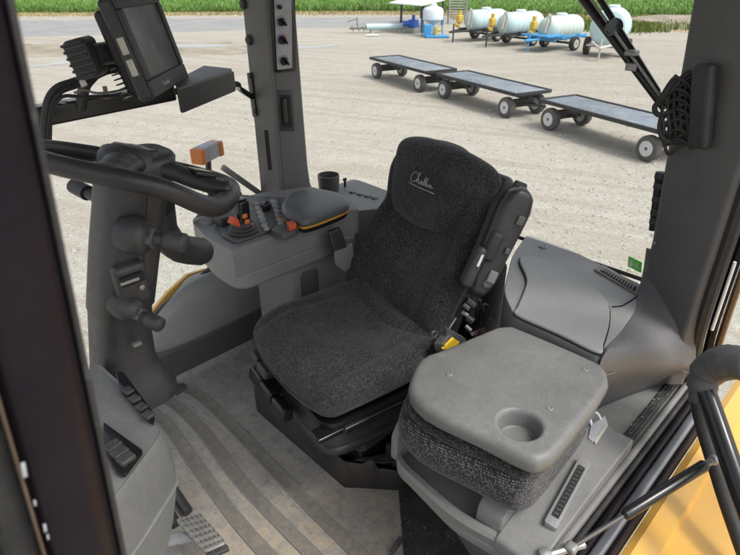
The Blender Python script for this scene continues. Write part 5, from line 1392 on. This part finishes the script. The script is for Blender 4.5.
bm = NB(); tube(bm, [at(85, 82, y=1.515), at(80, 84, y=1.515)], .0092, 10); mk('white_tape', bm, M['white'], ca)

# ================================================================== OUTSIDE: marker lamp beyond the right window
lm = thing('marker_lamp', 'orange and grey twin marker lamp on a bracket beyond the right window', 'lamp', at(208, 160, y=1.95))
lc_ = at(207, 152, y=1.95)
bm = NB(); rbox(bm, lc_, (.11, .05, .06), .008, k=3, M=Matrix.Rotation(R(25), 3, 'Z')); mk('lamp_body', bm, M['greylabel'], lm)
for sg, nm in ((-1, 'lens'), (1, 'lens')):
    bm = NB(); rbox(bm, lc_+Matrix.Rotation(R(25), 3, 'Z') @ V(sg*.060, -.002, -.001), (.026, .056, .058), .006, k=3, M=Matrix.Rotation(R(25), 3, 'Z')); mk(nm, bm, M['orange'], lm)
bm = NB(); tube(bm, [lc_-V(0, 0, .02), lc_-V(0, -.03, .25)], .012, 8); mk('bracket', bm, M['gloss'], lm)
bm = NB(); tube(bm, smooth([at(232, 183, y=1.80), at(236, 186, y=1.75), at(240, 192, y=1.72), at(243, 199, y=1.70)], 5), .004, 8); o = mk('loose_cable', bm, M['rubber']); tag(o, 'short black cable curving down behind the console front', 'cable')

# ================================================================== DOOR (open, hinged at the left pillar) and gas struts
dr = thing('cab_door', 'opened cab door frame with grey rubber elbow cover and black rail', 'door', (1.5, .1, .4))
g0 = at(692, 372, x=1.30); 
bm = NB()
rp_ = [at(706, 392, x=1.20), at(716, 420, x=1.17), at(728, 455, x=1.13), at(742, 495, x=1.09), at(765, 560, x=1.03)]
tube(bm, smooth(rp_, 5), .021, 16); mk('rail', bm, M['gloss'], dr)
el = [at(701, 402, x=1.20), at(702, 388, x=1.21), at(706, 374, x=1.22), at(718, 365, x=1.22), at(734, 362, x=1.21), at(752, 366, x=1.20)]
bm = NB(); tube(bm, smooth(el, 6), [.025]*6+[.031]*6+[.036]*6+[.038]*6+[.036]*6+[.034], 18); mk('elbow_cover', bm, M['dark_grey'], dr, ang=180)
fr = [at(697, 388, x=1.28), at(699, 410, x=1.26), at(706, 438, x=1.24), at(716, 470, x=1.21), at(727, 505, x=1.18), at(750, 570, x=1.12)]
bm = NB(); tube(bm, smooth(fr, 5), .016, 12); mk('door_frame', bm, M['rubber'], dr)
bm = NB(); tube(bm, smooth([p+V(.02, .006, .0) for p in fr], 5), .012, 12); mk('frame_seal', bm, M['dark_grey'], dr)
bm = NB(); prism(bm, [V(1.45, .165, .55), V(1.45, -.75, .55), V(1.40, -.75, 1.62), V(1.45, .165, 1.62)], (.006, 0, 0)); mk('door_glass', bm, M['glass'], dr)
M['rod'] = plain('grey_rod', (.12, .12, .12), .35, .5)
def gas_strut(name, label, a, b, r1, r2, k0=.42):
    t_ = thing(name, label, 'gas strut', a)
    d_ = (b-a); m_ = a+d_*k0
    bm = NB(); tube(bm, [a, m_], r2, 10); mk('rod', bm, M['rod'], t_)
    bm = NB(); lathe(bm, [(r1*.7, 0), (r1*1.05, .004), (r1*1.05, .02), (r1, .024), (r1, (b-m_).length*.9), (r1*.6, (b-m_).length*.93)], m_, d_.normalized(), 16); mk('cylinder', bm, M['gloss'], t_)
    return t_
sa, sb = at(571, 548, z=.385), at(713, 460, x=1.15)
gs = gas_strut('gas_strut', 'black gas strut running from the sill bracket up to the opened door', sa, sb, .0125, .005, .36)
bm = NB(); rbox(bm, sb, (.022, .022, .022), .010, k=3); tube(bm, [sb, sb.lerp(sa, .12)], .008, 8); mk('ball_joint', bm, M['zinc'], gs)
bm = NB(); rbox(bm, sa+V(0, 0, .0), (.026, .026, .022), .008, k=3); tube(bm, [sa+V(-.05, .03, -.006), sa+V(.03, -.015, -.004)], .008, 8); lathe(bm, [(.013, -.01), (.013, .012), (.004, .015)], sa+V(-.05, .032, -.006), seg=12); mk('sill_bracket', bm, M['zinc'], gs)
# rear window strut with its stay rod
ra_, rb2 = at(666, 108, x=1.62), at(574, -14, x=1.66)
rs = thing('window_strut', 'black gas strut with thin stay rod across the rear window', 'gas strut', ra_)
bm = NB(); tube(bm, [ra_, rb2], .0135, 12); mk('cylinder', bm, M['gloss'], rs)
rc0, rc1 = at(658, 92, x=1.615), at(592, -14, x=1.655)
bm = NB(); tube(bm, [rc0, rc1], .0085, 10); mk('stay_rod', bm, M['gloss'], rs)
bm = NB(); tube(bm, [at(662, 99, x=1.60), at(583, -12, x=1.64)], .004, 8); mk('bright_rod', bm, M['zinc'], rs)
bm = NB(); lathe(bm, [(.0, -.008), (.022, -.008), (.024, 0), (.022, .008), (.001, .01)], at(614, 27, x=1.63), (-.7, -.7, .2), 18); mk('pivot_disc', bm, M['gloss'], rs)
bm = NB(); rbox(bm, at(632, 53, x=1.61), (.03, .03, .014), .004); rbox(bm, at(634, 55, x=1.61)+V(0, 0, -.03), (.012, .03, .02), .003); mk('clip', bm, M['zinc'], rs)
# elastic cord net tied round the pillar behind the grab handle
ne = thing('cord_net', 'black elastic cord netting tied round the pillar beside the grab handle', 'net', at(675, 110, x=1.57))
rn = random.Random(5)
def cd_(pts, r_=.0055, xx=1.565):
    bm = NB(); tube(bm, smooth([at(u, v, x=xx-.004*k % .012) for k, (u, v) in enumerate(pts)], 5), r_, 7); mk('cord', bm, M['rubber'], ne)
cd_([(692, 72), (684, 76), (674, 88), (662, 100), (655, 106), (656, 113), (664, 117)], .007)
cd_([(678, 76), (671, 84), (664, 95), (658, 104)], .009)
for k in range(7):
    v0 = 80+k*10
    cd_([(693, v0), (685, v0+3), (676, v0+9), (668, v0+14), (663, v0+18 if v0 < 120 else 140)], .0045)
    cd_([(692, v0+9), (686, v0+2), (678, v0-1 if k else 78), (671, v0+1), (664, v0+3 if v0+3 > 98 else 100)], .0045, 1.56)
for k in range(5):
    cd_([(664+k*5.5, 96-k*4), (662+k*6, 112-k), (664+k*6, 128), (663+k*6.4, 139)], .0040, 1.563)
cd_([(662, 116), (660, 128), (664, 139), (676, 142), (690, 141)], .007)
bm = NB(); 
pts_ = [at(668, 92, x=1.575), at(692, 78, x=1.565), at(692, 140, x=1.555), at(667, 139, x=1.565)]
prism(bm, rounded(pts_, .01), (.012, .004, 0), .003); mk('dark_cloth', bm, M['rubber'], ne)

# loose crumbs of soil and straw on the mat and step
rg = random.Random(11); bm = NB()
for i in range(820):
    if i < 520: x, y, z = rg.gauss(.62, .17), rg.gauss(.95, .22), .004
    elif i < 700: x, y, z = rg.uniform(.75, 1.1), rg.uniform(.42, .8), .010
    else: x, y, z = rg.uniform(.85, 1.6), rg.uniform(.275, .30), .368
    if x < .3 or (x > .80 and y > .8 and z < .02): continue
    s_ = rg.uniform(.0008, .0026); l_ = rg.uniform(.8, 2.2)
    rbox(bm, (x, y, z+s_*.4), (s_*l_, s_, s_*.8), s_*.3, k=1, M=Matrix.Rotation(rg.uniform(0, PI), 3, 'Z'))
o = mk('floor_grit', bm, M['grit'], smooth=False); o['kind'] = 'stuff'
